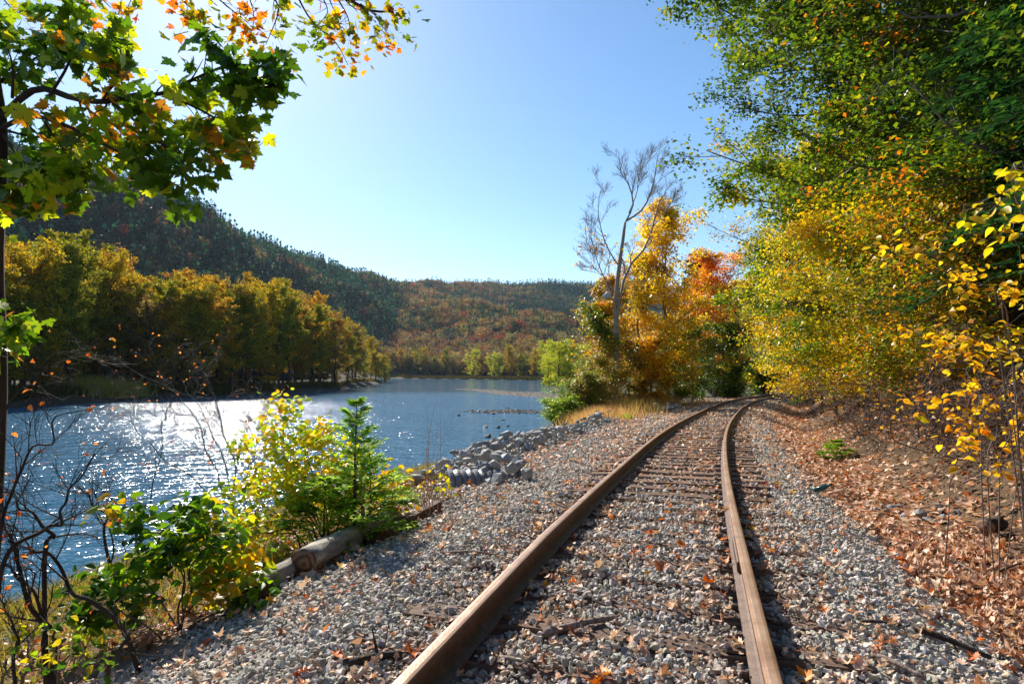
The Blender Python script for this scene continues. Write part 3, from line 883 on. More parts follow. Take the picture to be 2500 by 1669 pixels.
def merge(parts):
    off = 0; V, Fc, C = [], [], []
    for v, f, c in parts:
        V.append(v); Fc.append(f + off); C.append(c); off += len(v)
    return np.concatenate(V), np.concatenate(Fc), np.concatenate(C)
V, Fc, C = merge(parts)
lit = link("leaf_litter", new_mesh("leaf_litter", V, Fc, [LITTER], True, C))
tag(lit, "carpet of tan and orange fallen leaves along the gravel and ditch", "leaves", kind="stuff")
# ------------------------------------------------------------------ tree generator
def prof_round(t): return np.sqrt(np.clip(1 - (2 * t - 1) ** 2, 0, 1)) * .8 + .2 * (1 - t)
def prof_oval(t): return np.clip(np.sin(np.clip(t * .92 + .10, 0, 1) * math.pi), .12, 1) ** .7

def prof_dome(t): return np.where(t < .62, .62 + .38 * np.sin(np.clip(t / .62, 0, 1) * math.pi / 2), np.sqrt(np.clip(1 - ((t - .62) / .45) ** 2, .08, 1)))

def make_tree(seed, h, crad, cbase, trad, nl=20, ns=6, nt_=5, nleaf=9, spread=.35, lean=(0, 0), prof=prof_round, up=.45, twig_r=.008, wob=.25, trunk_frac=.93, fork=0, limb_r=.42, sub=.42, keep_top=1.0):
    """returns wood Tubes, leaf positions and outward directions"""
    r = np.random.default_rng(seed)
    T = Tubes()
    n = 9
    tt = np.linspace(0, 1, n)
    tp = np.column_stack([lean[0] * tt ** 1.5 * h + r.normal(0, wob, n) * np.minimum(tt * 3, 1), lean[1] * tt ** 1.5 * h + r.normal(0, wob, n) * np.minimum(tt * 3, 1), tt * h * trunk_frac])
    tp[0, :2] = 0; tp[0, 2] = -.3
    trunk = lerp_path(tp, 18)
    T.add(trunk, trad * (1 - .9 * np.linspace(0, 1, 18)) * (1 + .5 * np.exp(-np.linspace(0, 1, 18) * 26)), 8)
    leaves = []; t0 = []; t1 = []; rr0 = []
    for i in range(nl):
        u = (i + r.uniform(0, 1)) / nl
        zt = cbase + (h * trunk_frac - cbase) * u * .98
        f = zt / (h * trunk_frac)
        base = np.array([np.interp(f, tt, tp[:, k]) for k in range(3)])
        az = i * 2.39996 + r.normal(0, .5)
        L = crad * prof(np.array([u]))[0] * (r.uniform(.55, 1.25) if r.uniform() < .8 else r.uniform(1.0, 1.22))
        el = up * (0.35 + 1.1 * u) + r.normal(0, .15)
        d = np.array([math.cos(az) * math.cos(el), math.sin(az) * math.cos(el), math.sin(el)])
        e = base + d * L + np.array([0, 0, L * .12])
        mid = base + d * L * .5 + r.normal(0, .09 * L, 3) - np.array([0, 0, L * .04])
        P = lerp_path([base, mid, e], 6)
        rl = max(trad * limb_r * (1 - .75 * u) * min(1, L / crad + .2), twig_r * 2)
        T.add(P, rl * np.linspace(1, .22, 6), 5)
        for j in range(ns):
            v = (j + r.uniform(.1, 1)) / ns * .85 + .15
            b0 = np.array([np.interp(v, np.linspace(0, 1, 6), P[:, k]) for k in range(3)])
            sd_ = unit(d + r.normal(0, .75, 3) + np.array([0, 0, .12]))
            SL = L * sub * r.uniform(.6, 1.15) * (1.15 - .5 * v)
            b1 = b0 + sd_ * SL
            Q = lerp_path([b0, (b0 + b1) / 2 + r.normal(0, .07 * SL, 3), b1], 4)
            T.thin(Q, rl * .4 * (1 - .5 * v) + twig_r * .4, rl * .1 * (1 - .5 * v) + twig_r * .4)
            w = r.uniform(.2, 1.0, nt_)
            c0 = np.stack([np.interp(w, np.linspace(0, 1, 4), Q[:, k]) for k in range(3)], -1)
            td = unit(sd_ + r.normal(0, .7, (nt_, 3)))
            tl = SL * .45 * r.uniform(.5, 1.2, (nt_, 1))
            c1 = c0 + td * tl
            t0.append(c0); t1.append(c1)
            wv_ = r.uniform(.25, 1.1, (nt_, nleaf, 1))
            lp = c0[:, None] * (1 - wv_) + c1[:, None] * wv_ + r.normal(0, 1, (nt_, nleaf, 3)) * spread * np.array([1, 1, .4])
            leaves.append(lp.reshape(-1, 3))
    T.segs(np.concatenate(t0), np.concatenate(t1), twig_r, twig_r * .4)
    return T, np.concatenate(leaves)

def tree_object(name, T, L, palette, leafsize, loc, label, cat, group=None, bark=None, tmpl=KITE, seed=0, cscale=2.0, up=.9, lmat=None, parts=("trunk", "crown"), rotz=0, r=rng, jit=.14, thin=None):
    root = empty(name, loc, rotz)
    tag(root, label, cat, group)
    link(parts[0], T.mesh(parts[0], [bark or BARK_DARK]), root)
    if L is not None and len(L):
        cols = leaf_cols(L, palette, seed, cscale, jit)
        V, Fc, C = leaf_cloud(tmpl, L, leafsize * r.uniform(.7, 1.25, len(L)), cols, up=up, r=r)
        link(parts[1], new_mesh(parts[1], V, Fc, [lmat or LEAF], True, C), root)
    return root

# ------------------------------------------------------------------ wooded hills (far-off wood, one mass each)
def far_conifer(seed, h=1.0, w=.27):
    r = np.random.default_rng(seed)
    pos, tip, sz = [], [], []
    for k in range(12):
        u = k / 12; n = 17 - k
        for j in range(n):
            a = r.uniform(0, 6.28); rad = w * (1 - u) ** .85 * r.uniform(.6, 1.1)
            pos.append((0, 0, .03 + u * .91)); tip.append((math.cos(a), math.sin(a), -.25 - .25 * (1 - u) + .5 * u)); sz.append(rad)
    pos.append((0, 0, .84)); tip.append((.05, 0, 1)); sz.append(.17)
    pos = np.array(pos); tip = np.array(tip); sz = np.array(sz)
    V, Fc, C = leaf_cloud(KITE, pos, sz, np.ones((len(pos), 3)), tip=tip, nrm=np.array([[0, 0, 1.0]]) + r.normal(0, .25, (len(pos), 3)))
    T = Tubes(); T.add([(0, 0, -.05), (0, 0, .9)], [.014, .003], 4)
    return V, Fc, T
def far_broadleaf(seed, n=330):
    r = np.random.default_rng(seed)
    lob = unit(r.normal(0, 1, (7, 3))) * .17 + np.array([0, 0, .50])
    c = lob[r.integers(0, 7, n)]
    p = c + unit(r.normal(0, 1, (n, 3))) * r.uniform(.12, .24, (n, 1)) * np.array([1, 1, 1.4])
    V, Fc, C = leaf_cloud(KITE, p, r.uniform(.05, .10, n), np.ones((n, 3)), r=r, up=.5)
    T = Tubes(); T.add([(0, 0, -.05), (.01, 0, .35), (0, .02, .75)], [.022, .015, .004], 4)
    return V, Fc, T
def far_proto(seed, kind):
    V, Fc, T = (far_conifer if kind == 0 else far_broadleaf)(seed)
    tv = np.concatenate(T.V); tq = np.concatenate(T.Q)
    VV = np.concatenate([V, tv])
    mi = [0] * len(Fc) + [1] * len(tq)
    return new_mesh("hill_tree", VV, [Fc, tq + len(V)], [LEAF_INST, BARK_DARK], True, None, mi)
hill_protos = [far_proto(500 + k, 0) for k in range(4)] + [far_proto(520 + k, 1) for k in range(6)]
sp = 6.6
hx, hy = np.meshgrid(np.arange(-760, 460, sp), np.arange(170, 1890, sp))
hx = hx.ravel() + rng.uniform(-.5, .5, hx.size) * sp; hy = hy.ravel() + rng.uniform(-.5, .5, hy.size) * sp
px = 1250 + hx / hy * F
ok = (px > -160) & (px < 1620)
hx, hy = hx[ok], hy[ok]
hh = gnd(hx, hy); hv = hills(hx, hy)
rad = np.hypot(hx, hy); e = 12.0
h2 = gnd(hx * (1 - e / rad), hy * (1 - e / rad))
dr_ = river_dist(hx, hy)
ok = (dr_ > 22) & (hh - h2 > -7.0) & ((hv > 1.5) | (dr_ > 30))
ok &= ~((hx > -30) & (hy < 300))
hx, hy, hh, hv = hx[ok], hy[ok], hh[ok], hv[ok]
P3 = np.column_stack([hx, hy, hh])
n1_ = clump_noise(P3 * np.array([1, 1, .0]), 70, 61); n2_ = clump_noise(P3 * np.array([1, 1, 0]), 28, 62)
left = hx < -115 - (hy - 500) * .12
back = hy > 1180
pc = np.where(left & ~back, .93 + .10 * n1_, .30 + .3 * n1_)
pc = np.where(back, .50 + .30 * n1_ + .45 * np.clip((hx + 50) / 250, -.6, 1), pc)
pc = np.where(hv < 14, pc - .45, pc)
pc = np.where(left & (n2_ > .85), .3, pc)
con = rng.uniform(0, 1, len(hx)) < pc
CONP = pal('#143a34', '#1a443e', '#204a38', '#174042', '#2a5034')
DECP = pal('#8c6440', '#806448', '#805c40', '#948044', '#7c7a44', '#706a44', '#88563c', '#9a7440', '#77685010'[:7], '#987c42')
cols = np.where(con[:, None], CONP[rng.integers(0, len(CONP), len(hx))], DECP[np.clip(((clump_noise(P3, 40, 63) * .4 + .5) * 10 + rng.normal(0, 2.2, len(hx))).astype(int), 0, 9)])
red = (~con) & (rng.uniform(0, 1, len(hx)) < .05); cols[red] = srgb('#a04030')
cols = cols * rng.uniform(.65, 1.35, (len(hx), 1)) * (1 + .3 * clump_noise(P3, 45, 64))[:, None].clip(.5, 1.6)
idx = np.where(con, rng.integers(0, 4, len(hx)), rng.integers(4, 10, len(hx)))
hgt = np.where(con, rng.uniform(14, 29, len(hx)), rng.uniform(12, 22, len(hx)))
wid = hgt * rng.uniform(.9, 1.3, len(hx))
sel = left & ~back
for nm, mk, lb in (("wooded_hillside", sel, "dark conifer covered hillside rising above the far bank"), ("wooded_ridge", ~sel, "autumn coloured wooded ridge closing the valley behind the river")):
    k = np.where(mk)[0]
    o = scatter(nm, P3[k], np.column_stack([rng.normal(0, .03, (len(k), 2)), rng.uniform(0, 6.28, len(k))]), np.column_stack([wid[k], wid[k], hgt[k]]), idx[k], cols[k], hill_protos)
    tag(o, lb, "forest", kind="stuff")

# ------------------------------------------------------------------ trees on the far banks
BANK = [  # name, label start, palette, leaf density, leaf size
    ("golden", pal('#b8901c', '#cca024', '#98882a', '#e0b42c', '#80782a'), 9),
    ("olive", pal('#787828', '#90882c', '#a8982e', '#646c28', '#b8a434'), 10),
    ("rust", pal('#a0682c', '#a87434', '#8c6436', '#b8843a', '#84643c'), 7),
    ("amber", pal('#d0942a', '#bc842a', '#e0aa34', '#a88630', '#907430'), 9),
    ("thin brown", pal('#94744c', '#a07c4e', '#84684a', '#ac8a50', '#a0904c'), 4),
    ("yellow-green", pal('#b4b434', '#c4bc3a', '#9ca038', '#d4c444', '#8a9438'), 11)]
bank_protos = []
for k, (nm, pl, dens) in enumerate(BANK):
    for v in range(2):
        T, L = make_tree(700 + k * 7 + v, 20, 5.0 if k != 5 else 6.5, 3.8 if k != 5 else 1.2, .30, 24, 7, 6, int(dens * 1.4), .34, (rng.normal(0, .04), 0), prof_dome, .62, .03, .3, trunk_frac=.86)
        root = empty("riverside_tree")
        link("trunk", T.mesh("trunk", [BARK_DARK]), root)
        V, Fc, C = leaf_cloud(KITE, L, .32 * rng.uniform(.7, 1.3, len(L)), leaf_cols(L, pl * (1.0 if k == 5 else .80), 30 + k, 3.0, .22), up=.5)
        link("crown", new_mesh("crown", V, Fc, [LEAF_FAR], True, C), root)
        bank_protos.append([root, False])
def bank_tree(k, x, y, h, label, group, wide=1.0):
    pr = bank_protos[k]
    s_ = h / 20.0
    loc = (x, y, gz(x, y) - .1); rz = rng.uniform(0, 6.28); sc_ = (s_ * wide, s_ * wide, s_)
    if not pr[1]:
        pr[1] = True; o = pr[0]; o.location = loc; o.rotation_euler = (0, 0, rz); o.scale = sc_
    else: o = copy_tree(pr[0], loc, rz, sc_)
    tag(o, label, "tree", group)
    return o
TOPX = np.array([-80, 20, 100, 170, 230, 290, 340, 430, 510, 570, 640, 700, 760, 820, 870, 900]) * 1.0643
TOPY = np.array([560, 555, 540, 525, 555, 605, 640, 622, 632, 622, 640, 665, 700, 735, 785, 830]) * 1.0643
SHX = [-80, 21, 213, 532, 681, 830, 926, 960]; SHD = [64, 73, 90, 109, 126, 163, 288, 330]
names = [b_[0] for b_ in BANK]
side = [(-60, -20, "at the left end"), (280, 0, ""), ]
def zone(px):
    return ("beside the pale grass clearing" if px < 420 else "in the middle of the far bank wood" if px < 680 else "towards the river bend" if px < 830 else "at the wooded point by the bend")
for row in range(2):
    for i, p_ in enumerate(np.sort(np.linspace(-70, 938, 44) + rng.normal(0, 10, 44) + row * 9)):
        d = np.interp(p_, SHX, SHD) + (rng.uniform(4, 9) if row == 0 else rng.uniform(14, 34))
        if 210 < p_ < 330 and row == 0: d += 8
        q = at(p_, np.interp(p_, TOPX, TOPY), d)
        h = (q[2] - gz(q[0], q[1])) * (rng.uniform(.72, 1.0) if row == 0 else rng.uniform(.9, 1.04))
        if h < 5: h = rng.uniform(6, 9)
        w = rng.uniform(0, 1)
        kind = 4 if w < .12 else 2 if w < .24 else 0 if w < .58 else 1 if w < .80 else 3
        if p_ < 300: kind = [1, 0, 1, 3][int(rng.integers(4))]
        big = "tall" if h > 21 else "mid-height" if h > 14 else "low"
        bank_tree(kind * 2 + int(rng.integers(2)), q[0], q[1], h, "%s %s tree of the far bank wood, %s row, %s from the left" % (big, names[kind], "front" if row == 0 else "back", ordinal(i + 1)), "trees of the left bank wood", 20 / max(h, 12) * rng.uniform(.75, 1.0))
for i, p_ in enumerate(np.sort(np.linspace(-60, 930, 28) + rng.normal(0, 12, 28))):
    d = np.interp(p_, SHX, SHD) + rng.uniform(3, 9)
    if 200 < p_ < 340: d += 9
    x, y = (p_ - 1250) / F * d, d
    h = rng.uniform(4, 8); kind = int(rng.integers(5))
    bank_tree(kind * 2 + int(rng.integers(2)), x, y, h, "low %s bush at the foot of the far bank wood, %s from the left" % (names[kind], ordinal(i + 1)), "undergrowth of the left bank wood", 20 / h * rng.uniform(.35, .55))
for i, p_ in enumerate(np.sort(np.linspace(905, 1345, 30) + rng.normal(0, 5, 30))):
    d = np.interp(p_, [900, 1000, 1100, 1330], [640, 590, 540, 425]) + rng.uniform(12, 40)
    q = at(p_, 900, d)
    h = rng.uniform(17, 27) if not 1120 < p_ < 1150 else 9
    kind = [0, 3, 4, 5, 1, 2][int(rng.choice(6, p=[.3, .15, .15, .2, .1, .1]))]
    bank_tree(kind * 2 + int(rng.integers(2)), q[0], q[1], h, "%s %s tree in the distant row across the bend, %s from the left" % ("tall" if h > 22 else "shorter", names[kind], ordinal(i + 1)), "trees on the distant bank", 20 / h * rng.uniform(.9, 1.2))
for i, (px, d, h, wd) in enumerate(((1338, 212, 11, 1.1), (1362, 205, 15, 1.2), (1392, 208, 14.5, 1.2), (1425, 200, 13, 1.1), (1345, 222, 15.5, 1.0), (1375, 230, 16, 1.0), (1410, 222, 15, 1.1))):
    q = at(px, 900, d)
    bank_tree(10 + i % 2, q[0], q[1], h, ["low lime-green willow at the water's edge on the spit", "tall lime-green willow with rounded crown on the spit", "bright yellow-green willow beside the orange tree edge",
              "lime-green willow half hidden behind the near riverside trees", "lime-green tree standing back at the tip of the spit", "lime-green tree standing back between the willows on the spit", "lime-green tree standing back nearest the railway side of the spit"][i], "lime-green willows on the spit", wd)

# bank grass across the river, dark and thin along the waterline, one pale tuft in the clearing
def grass(name, P, h, w, pal_, label, cat="grass", lean=.35, m_=None):
    n = len(P)
    tip = np.column_stack([rng.normal(0, lean, (n, 2)), np.ones(n)])
    side_ = np.column_stack([rng.normal(0, 1, (n, 2)), np.zeros(n)])
    hh_ = h * rng.uniform(.6, 1.25, n)
    M = frames(tip, side_)
    TV = BLADE[0]
    V = np.einsum('mij,kj->mki', M, TV * np.array([1, 1, 1]) ) * 1.0
    V = M[:, None, :, 0] * (TV[None, :, 0:1] * w) + M[:, None, :, 1] * (TV[None, :, 1:2] * hh_[:, None, None]) + P[:, None]
    cols = pal_[rng.integers(0, len(pal_), n)] * rng.uniform(.75, 1.2, (n, 1))
    o = link(name, new_mesh(name, V.reshape(-1, 3), (BLADE[1][None] + (np.arange(n) * 3)[:, None, None]).reshape(-1, 3), [m_ or LEAF_FAR], False, np.repeat(cols, 3, 0)))
    tag(o, label, cat, kind="stuff")
    return o
pts = []
for k in range(26000):
    px = rng.uniform(-60, 935); d = np.interp(px, SHX, SHD) + rng.uniform(-1.0, 9)
    x = (px - 1250) / F * d; pts.append((x, d))
pts = np.array(pts); k = river_dist(pts[:, 0], pts[:, 1]) > .1; pts = pts[k]
grass("far_bank_grass", np.column_stack([pts, gnd(pts[:, 0], pts[:, 1])]), 1.2, .10, pal('#4a4620', '#5b5426', '#3a3a1c', '#6a5a2c'), "dark grass fringe along the far river bank")
pts = np.column_stack([rng.normal(0, 4.2, 5200), rng.normal(0, 2.0, 5200)]) + np.array([at(285, 930, 92)[0], 93])
pts = pts[river_dist(pts[:, 0], pts[:, 1]) > .5]
grass("pale_grass_clearing", np.column_stack([pts, gnd(pts[:, 0], pts[:, 1])]), 2.2, .10, pal('#a89a4c', '#8f8640', '#b8a85c'), "pale sunlit tall grass in the clearing across the river")
t_ = rng.uniform(0, 1, 9000); A_ = np.array([[28, 402], [-60, 540], [-120, 610]], float)
pts = np.column_stack([np.interp(t_, [0, .65, 1], A_[:, 0]), np.interp(t_, [0, .65, 1], A_[:, 1])]) + rng.uniform(-1, 9, (9000, 1)) * np.array([[.84, .54]])
pts = pts[river_dist(pts[:, 0], pts[:, 1]) > -.3]
grass("distant_bank_grass", np.column_stack([pts, gnd(pts[:, 0], pts[:, 1])]), 1.9, .45, pal('#3c3a20', '#4a4424', '#2e3018'), "dark grass along the distant bank across the bend")
# ------------------------------------------------------------------ trees beside the track
def tpos(y, s):
    l = np.interp(y, TRK[:, 1], TL); c, z, d = trk(l)
    return c + np.array([d[1], -d[0]]) * s
def branch_out(T, P, r0, r1, depth, n, ln, rg, spread=.6, grav=.12, tips=None, sides=5, v0=.25, rmin=.0012):
    P = np.asarray(P, float)
    k = len(P)
    if tips is not None: tips.append(P[-1])
    if depth <= 0:
        T.thin(P, r0, r1); return
    T.add(P, np.linspace(r0, r1, k), sides, cap=False)
    tan = unit(np.gradient(P, axis=0))
    for j in range(n):
        v = v0 + (1 - v0) * (j + rg.uniform(0, 1)) / n
        i = v * (k - 1); i0 = min(int(i), k - 2); f = i - i0
        b0 = P[i0] * (1 - f) + P[i0 + 1] * f; t = tan[i0]
        d = unit(t * .8 + unit(rg.normal(0, 1, 3)) * spread + np.array([0, 0, grav]))
        L = ln * rg.uniform(.55, 1.2) * (1.15 - .55 * v)
        m = b0 + d * L * .5 + rg.normal(0, .07 * L, 3)
        e = b0 + d * L + rg.normal(0, .10 * L, 3) + np.array([0, 0, grav * L * .4])
        rr = (r0 + (r1 - r0) * v) * .55
        branch_out(T, lerp_path([b0, m, e], 5 if depth > 1 else 4), max(rr, rmin), max(rr * .3, rmin), depth - 1, max(3, n - 1), ln * .52, rg, spread, grav, tips, max(3, sides - 1), .2, rmin)

GREEN = ['#34471a', '#40571a', '#4e661c', '#657a1e', '#82891f']
YEL = ['#c8b424', '#e0bc24', '#ecbc28', '#dca624']
def trackside(name, y, s, h, cr, cb, tr, pl, label, nl=24, ns=7, nt_=6, nleaf=12, size=.17, lean=(-.06, 0), seed=0, spread=.28, up=.35, prof=prof_round, tmpl=LOBED, xy=None, group=None, bark=None, cs=1.6, sub=.42, cat="tree", twig=.007):
    p = tpos(y, s) if xy is None else np.array(xy)
    T, L = make_tree(seed, h, cr, cb, tr, nl, ns, nt_, nleaf, spread, lean, prof, up, twig, .12, sub=sub)
    return tree_object(name, T, L, pal(*pl), size, (p[0], p[1], gz(p[0], p[1]) - .05), label, cat, group, bark or BARK_GREY, tmpl, seed, cs, up=1.7)

G1 = "trees of the hillside forest right of the track"
trackside("maple_tree", 25, 6.2, 20.5, 6.6, 2.5, .24, GREEN + ['#a89a24'], "tallest green-leaved maple leaning out over the bend of the track", 46, 9, 7, 26, .175, (-.13, -.03), 901, tmpl=KITE, group=G1)
trackside("maple_tree", 18.5, 6.8, 18, 5.6, 2.5, .22, GREEN + GREEN + GREEN[2:] + YEL[:1] + ['#cc741a'], "green and yellow maple with orange tips in the forest edge", 44, 9, 7, 26, .155, (-.08, -.02), 902, tmpl=KITE, group=G1)
trackside("maple_tree", 32, 5.0, 13, 5.2, 2.0, .18, GREEN[1:] + YEL[:3] + ['#d98a1c'], "golden yellow maple hanging low over the far rails", 34, 9, 7, 20, .13, (-.08, 0), 903, tmpl=KITE, group=G1)
trackside("maple_tree", 40, 5.6, 15, 5.5, 2.0, .2, GREEN[2:] + YEL, "yellow-green maple where the rails leave the view", 26, 7, 6, 11, .2, (-.06, 0), 904, group=G1)
trackside("maple_tree", 12.8, 6.8, 15, 4.4, 3.0, .17, GREEN + GREEN[:3] + GREEN[:3] + ['#a8a020', '#d5741a'], "tall maple with a bright orange spray above the ditch", 36, 9, 7, 20, .115, (-.04, -.02), 905, group=G1)
trackside("beech_tree", 21, 4.7, 7.0, 3.0, .9, .07, GREEN[2:] + YEL[:3] + ['#d9a01c'], "low bright yellow tree at the forest edge beside the ditch", 28, 8, 7, 20, .10, (-.03, 0), 906, group=G1, up=.25)
trackside("beech_tree", 27, 4.5, 7.5, 3.2, .9, .08, GREEN[2:] + YEL + ['#d09a1a'], "yellow understorey tree dipping towards the far rails", 28, 8, 7, 18, .11, (-.03, 0), 907, tmpl=KITE, group=G1, up=.25)
trackside("beech_tree", 16, 5.2, 6.0, 2.6, .8, .06, ['#b8a01e', '#8d8a22', '#6d7a20', '#c8821c', '#55701e', '#d5aa1c'], "yellow and rust understorey tree behind the grey brush", 28, 8, 7, 18, .095, (-.02, 0), 908, group=G1, up=.2)
trackside("beech_tree", 34, 4.4, 6, 2.8, .6, .07, YEL + ['#c06a1a', '#8d9a24'], "small yellow tree nearest the bend on the hillside", 18, 6, 6, 11, .15, (-.03, 0), 909, group=G1, up=.2)
for k, (y, s, h, cr, pl, lb) in enumerate(((22, 12, 20, 6.5, GREEN, "dark green maple deep in the hillside forest"), (30, 12, 19, 6.5, GREEN[1:] + YEL[:1], "green maple behind the golden one on the slope"),
        (13, 12, 17, 5.5, GREEN[:4], "shaded green tree high on the slope behind the hemlocks"), (40, 12, 18, 6.5, GREEN[2:] + YEL[:2], "yellow-green tree on the slope above the bend"),
        (48, 6.5, 15, 5.5, GREEN[3:] + YEL, "yellow tree beyond the bend on the hill side"), (56, 7, 15, 6, GREEN[2:] + YEL, "farthest yellow-green tree on the hill side of the bend"))):
    trackside("maple_tree", y, s, h, cr, 2.0, .2, pl, lb, 28, 7, 6, 14, .26, (-.04, 0), 920 + k, spread=.35, group=G1)

# hemlocks: flat drooping sprays of short needles
def hemlock(name, loc, h, w, seed, label, group=None, nb=70, dens=1.0, pal_=None, size=.10, base=.08, bark=None, sprays=11, up=.05):
    r = np.random.default_rng(seed)
    T = Tubes(); T.add(lerp_path([(0, 0, -.2), (r.normal(0, .02) * h, r.normal(0, .02) * h, h * .5), (0, 0, h)], 10), np.linspace(h * .013, .004, 10), 7)
    pos, tip, nrm = [], [], []
    s0, s1 = [], []
    for i in range(nb):
        u = (i + r.uniform(0, 1)) / nb
        z = h * (base + (1 - base) * u)
        az = i * 2.39996 + r.normal(0, .4); L = w * (1 - u) ** .8 * r.uniform(.7, 1.15) + .06 * w
        el = up + .5 * u
        d = np.array([math.cos(az) * math.cos(el), math.sin(az) * math.cos(el), math.sin(el)])
        sidev = np.array([-math.sin(az), math.cos(az), 0])
        P = lerp_path([(0, 0, z), np.array([0, 0, z]) + d * L * .55, np.array([0, 0, z]) + d * L - np.array([0, 0, L * .22])], 5)
        T.thin(P, max(L * .011, .004), .002)
        ns_ = max(5, int(sprays * dens))
        for j in range(ns_):
            v = .15 + .85 * (j + r.uniform(0, 1)) / ns_
            b0 = np.array([np.interp(v, np.linspace(0, 1, 5), P[:, k]) for k in range(3)])
            for sg in (-1, 1):
                sl = L * .40 * (1.1 - v * .8) * r.uniform(.7, 1.2) + size * .5
                dd = unit(d * .75 + sidev * sg * .8 + np.array([0, 0, -.18]) + r.normal(0, .12, 3))
                e_ = b0 + dd * sl
                s0.append(b0); s1.append(e_)
                m_ = max(3, int(sl / (size * .42)))
                vv = (np.arange(m_) + r.uniform(0, 1, m_)) / m_
                q = b0 + (e_ - b0) * vv[:, None]
                for g2 in (-1, 1):
                    pos.append(q); nn = np.cross(dd, np.array([0, 0, 1.0])); tip.append(np.tile(unit(dd * .9 + nn * g2 * .75 + np.array([0, 0, -.12])), (m_, 1)) + r.normal(0, .15, (m_, 3)))
    pos = np.concatenate(pos); tip = np.concatenate(tip)
    T.segs(np.array(s0), np.array(s1), .003, .0015)
    tm = (KITE[0] * np.array([.55, 1, .6]), KITE[1])
    root = empty(name, loc); tag(root, label, "tree", group)
    link("trunk", T.mesh("trunk", [bark or BARK_DARK]), root)
    cols = leaf_cols(pos, pal_ if pal_ is not None else pal('#142a18', '#1c3820', '#264a26', '#1a3426', '#33562a'), seed, .8, .15)
    V, Fc, C = leaf_cloud(tm, pos, size * r.uniform(.7, 1.3, len(pos)), cols, tip=tip, nrm=np.array([[0, 0, 1.0]]) + r.normal(0, .3, (len(pos), 3)))
    link("needles", new_mesh("needles", V, Fc, [NEEDLE], True, C), root)
    return root
for k, (y, s, h, w, lb) in enumerate(((11.0, 7.4, 16, 3.8, "dark green hemlock behind the yellow twigs on the slope"), (14.5, 8.6, 19, 4.4, "tall dark hemlock in the shade above the slope"),
                                      (8.2, 7.2, 16, 3.8, "dark hemlock closest to the camera at the top corner of the slope"), (20.5, 10.0, 23, 5.0, "tall dark hemlock between the leaning maples"), (27, 10.5, 23, 5.2, "dark hemlock deep behind the tallest maple"), (17, 12.5, 22, 5.0, "dark hemlock high on the slope above the others"), (34, 10.5, 20, 5.0, "far dark hemlock above the golden maple"), (6.4, 7.6, 9, 2.6, "low hemlock hanging into the yellow twigs at the forest edge"))):
    p = tpos(y, s); hemlock("hemlock_tree", (p[0], p[1], gz(p[0], p[1])), h, w, 950 + k, lb, "hemlocks on the slope", 95, 1.0, size=.18)
p = at(1700, 985, 62); hemlock("pine_tree", (p[0], p[1], gz(p[0], p[1])), 14, 3.0, 960, "dark pine standing between the golden and the orange tree", None, 60, .8, size=.4)
p = tpos(46, 3.6); hemlock("pine_sapling", (p[0], p[1], gz(p[0], p[1])), 3.4, 1.5, 961, "soft green pine sapling beside the rails at the bend", None, 40, 1, pal('#5a7040', '#6d8450', '#4a6038'), size=.22)
p = at(2040, 1000, 15.5); hemlock("hemlock_sapling", (p[0], p[1], gz(p[0], p[1]) - .05), .5, .55, 962, "small bright green hemlock sapling at the foot of the brush", None, 14, 1, pal('#86a42c', '#9cb434', '#6d8a24'), size=.08)

# between river and track
def xy_at(px, d): return ((px - 1250) / F * d, d)
G2 = "trees between the river and the track"
trackside("aspen_tree", 0, 0, 15.6, 3.9, 3.0, .16, ['#e8b824', '#f0c02a', '#dca624', '#f0c838', '#b8a02c'], "tall golden yellow tree behind the bare forked tree", 28, 7, 6, 12, .22, (0, 0), 931, xy=xy_at(1628, 46), group=G2, prof=prof_oval, up=.7, spread=.32)
trackside("aspen_tree", 0, 0, 11.5, 3.2, 2.0, .12, ['#c9921a', '#d8a41e', '#a88a24', '#8a8a2a'], "shorter golden tree directly behind the bare trunk", 22, 7, 6, 10, .2, (0, 0), 932, xy=xy_at(1560, 47), group=G2, prof=prof_oval, up=.6)
trackside("maple_tree", 0, 0, 13.6, 4.4, 2.5, .16, ['#e08a24', '#e89628', '#d07a24', '#e8aa30', '#b8862c'], "orange maple in front of the bend", 26, 7, 6, 11, .23, (0, 0), 933, xy=xy_at(1742, 57), group=G2, prof=prof_oval, up=.6, spread=.34)
trackside("maple_tree", 0, 0, 14.6, 3.6, 4.0, .14, ['#c08a50', '#c89a58', '#ac7c54', '#d8943c'], "thin half-bare rust tree rising above the orange maple", 24, 7, 6, 4, .22, (0, 0), 934, xy=xy_at(1715, 63), group=G2, prof=prof_oval, up=.8)
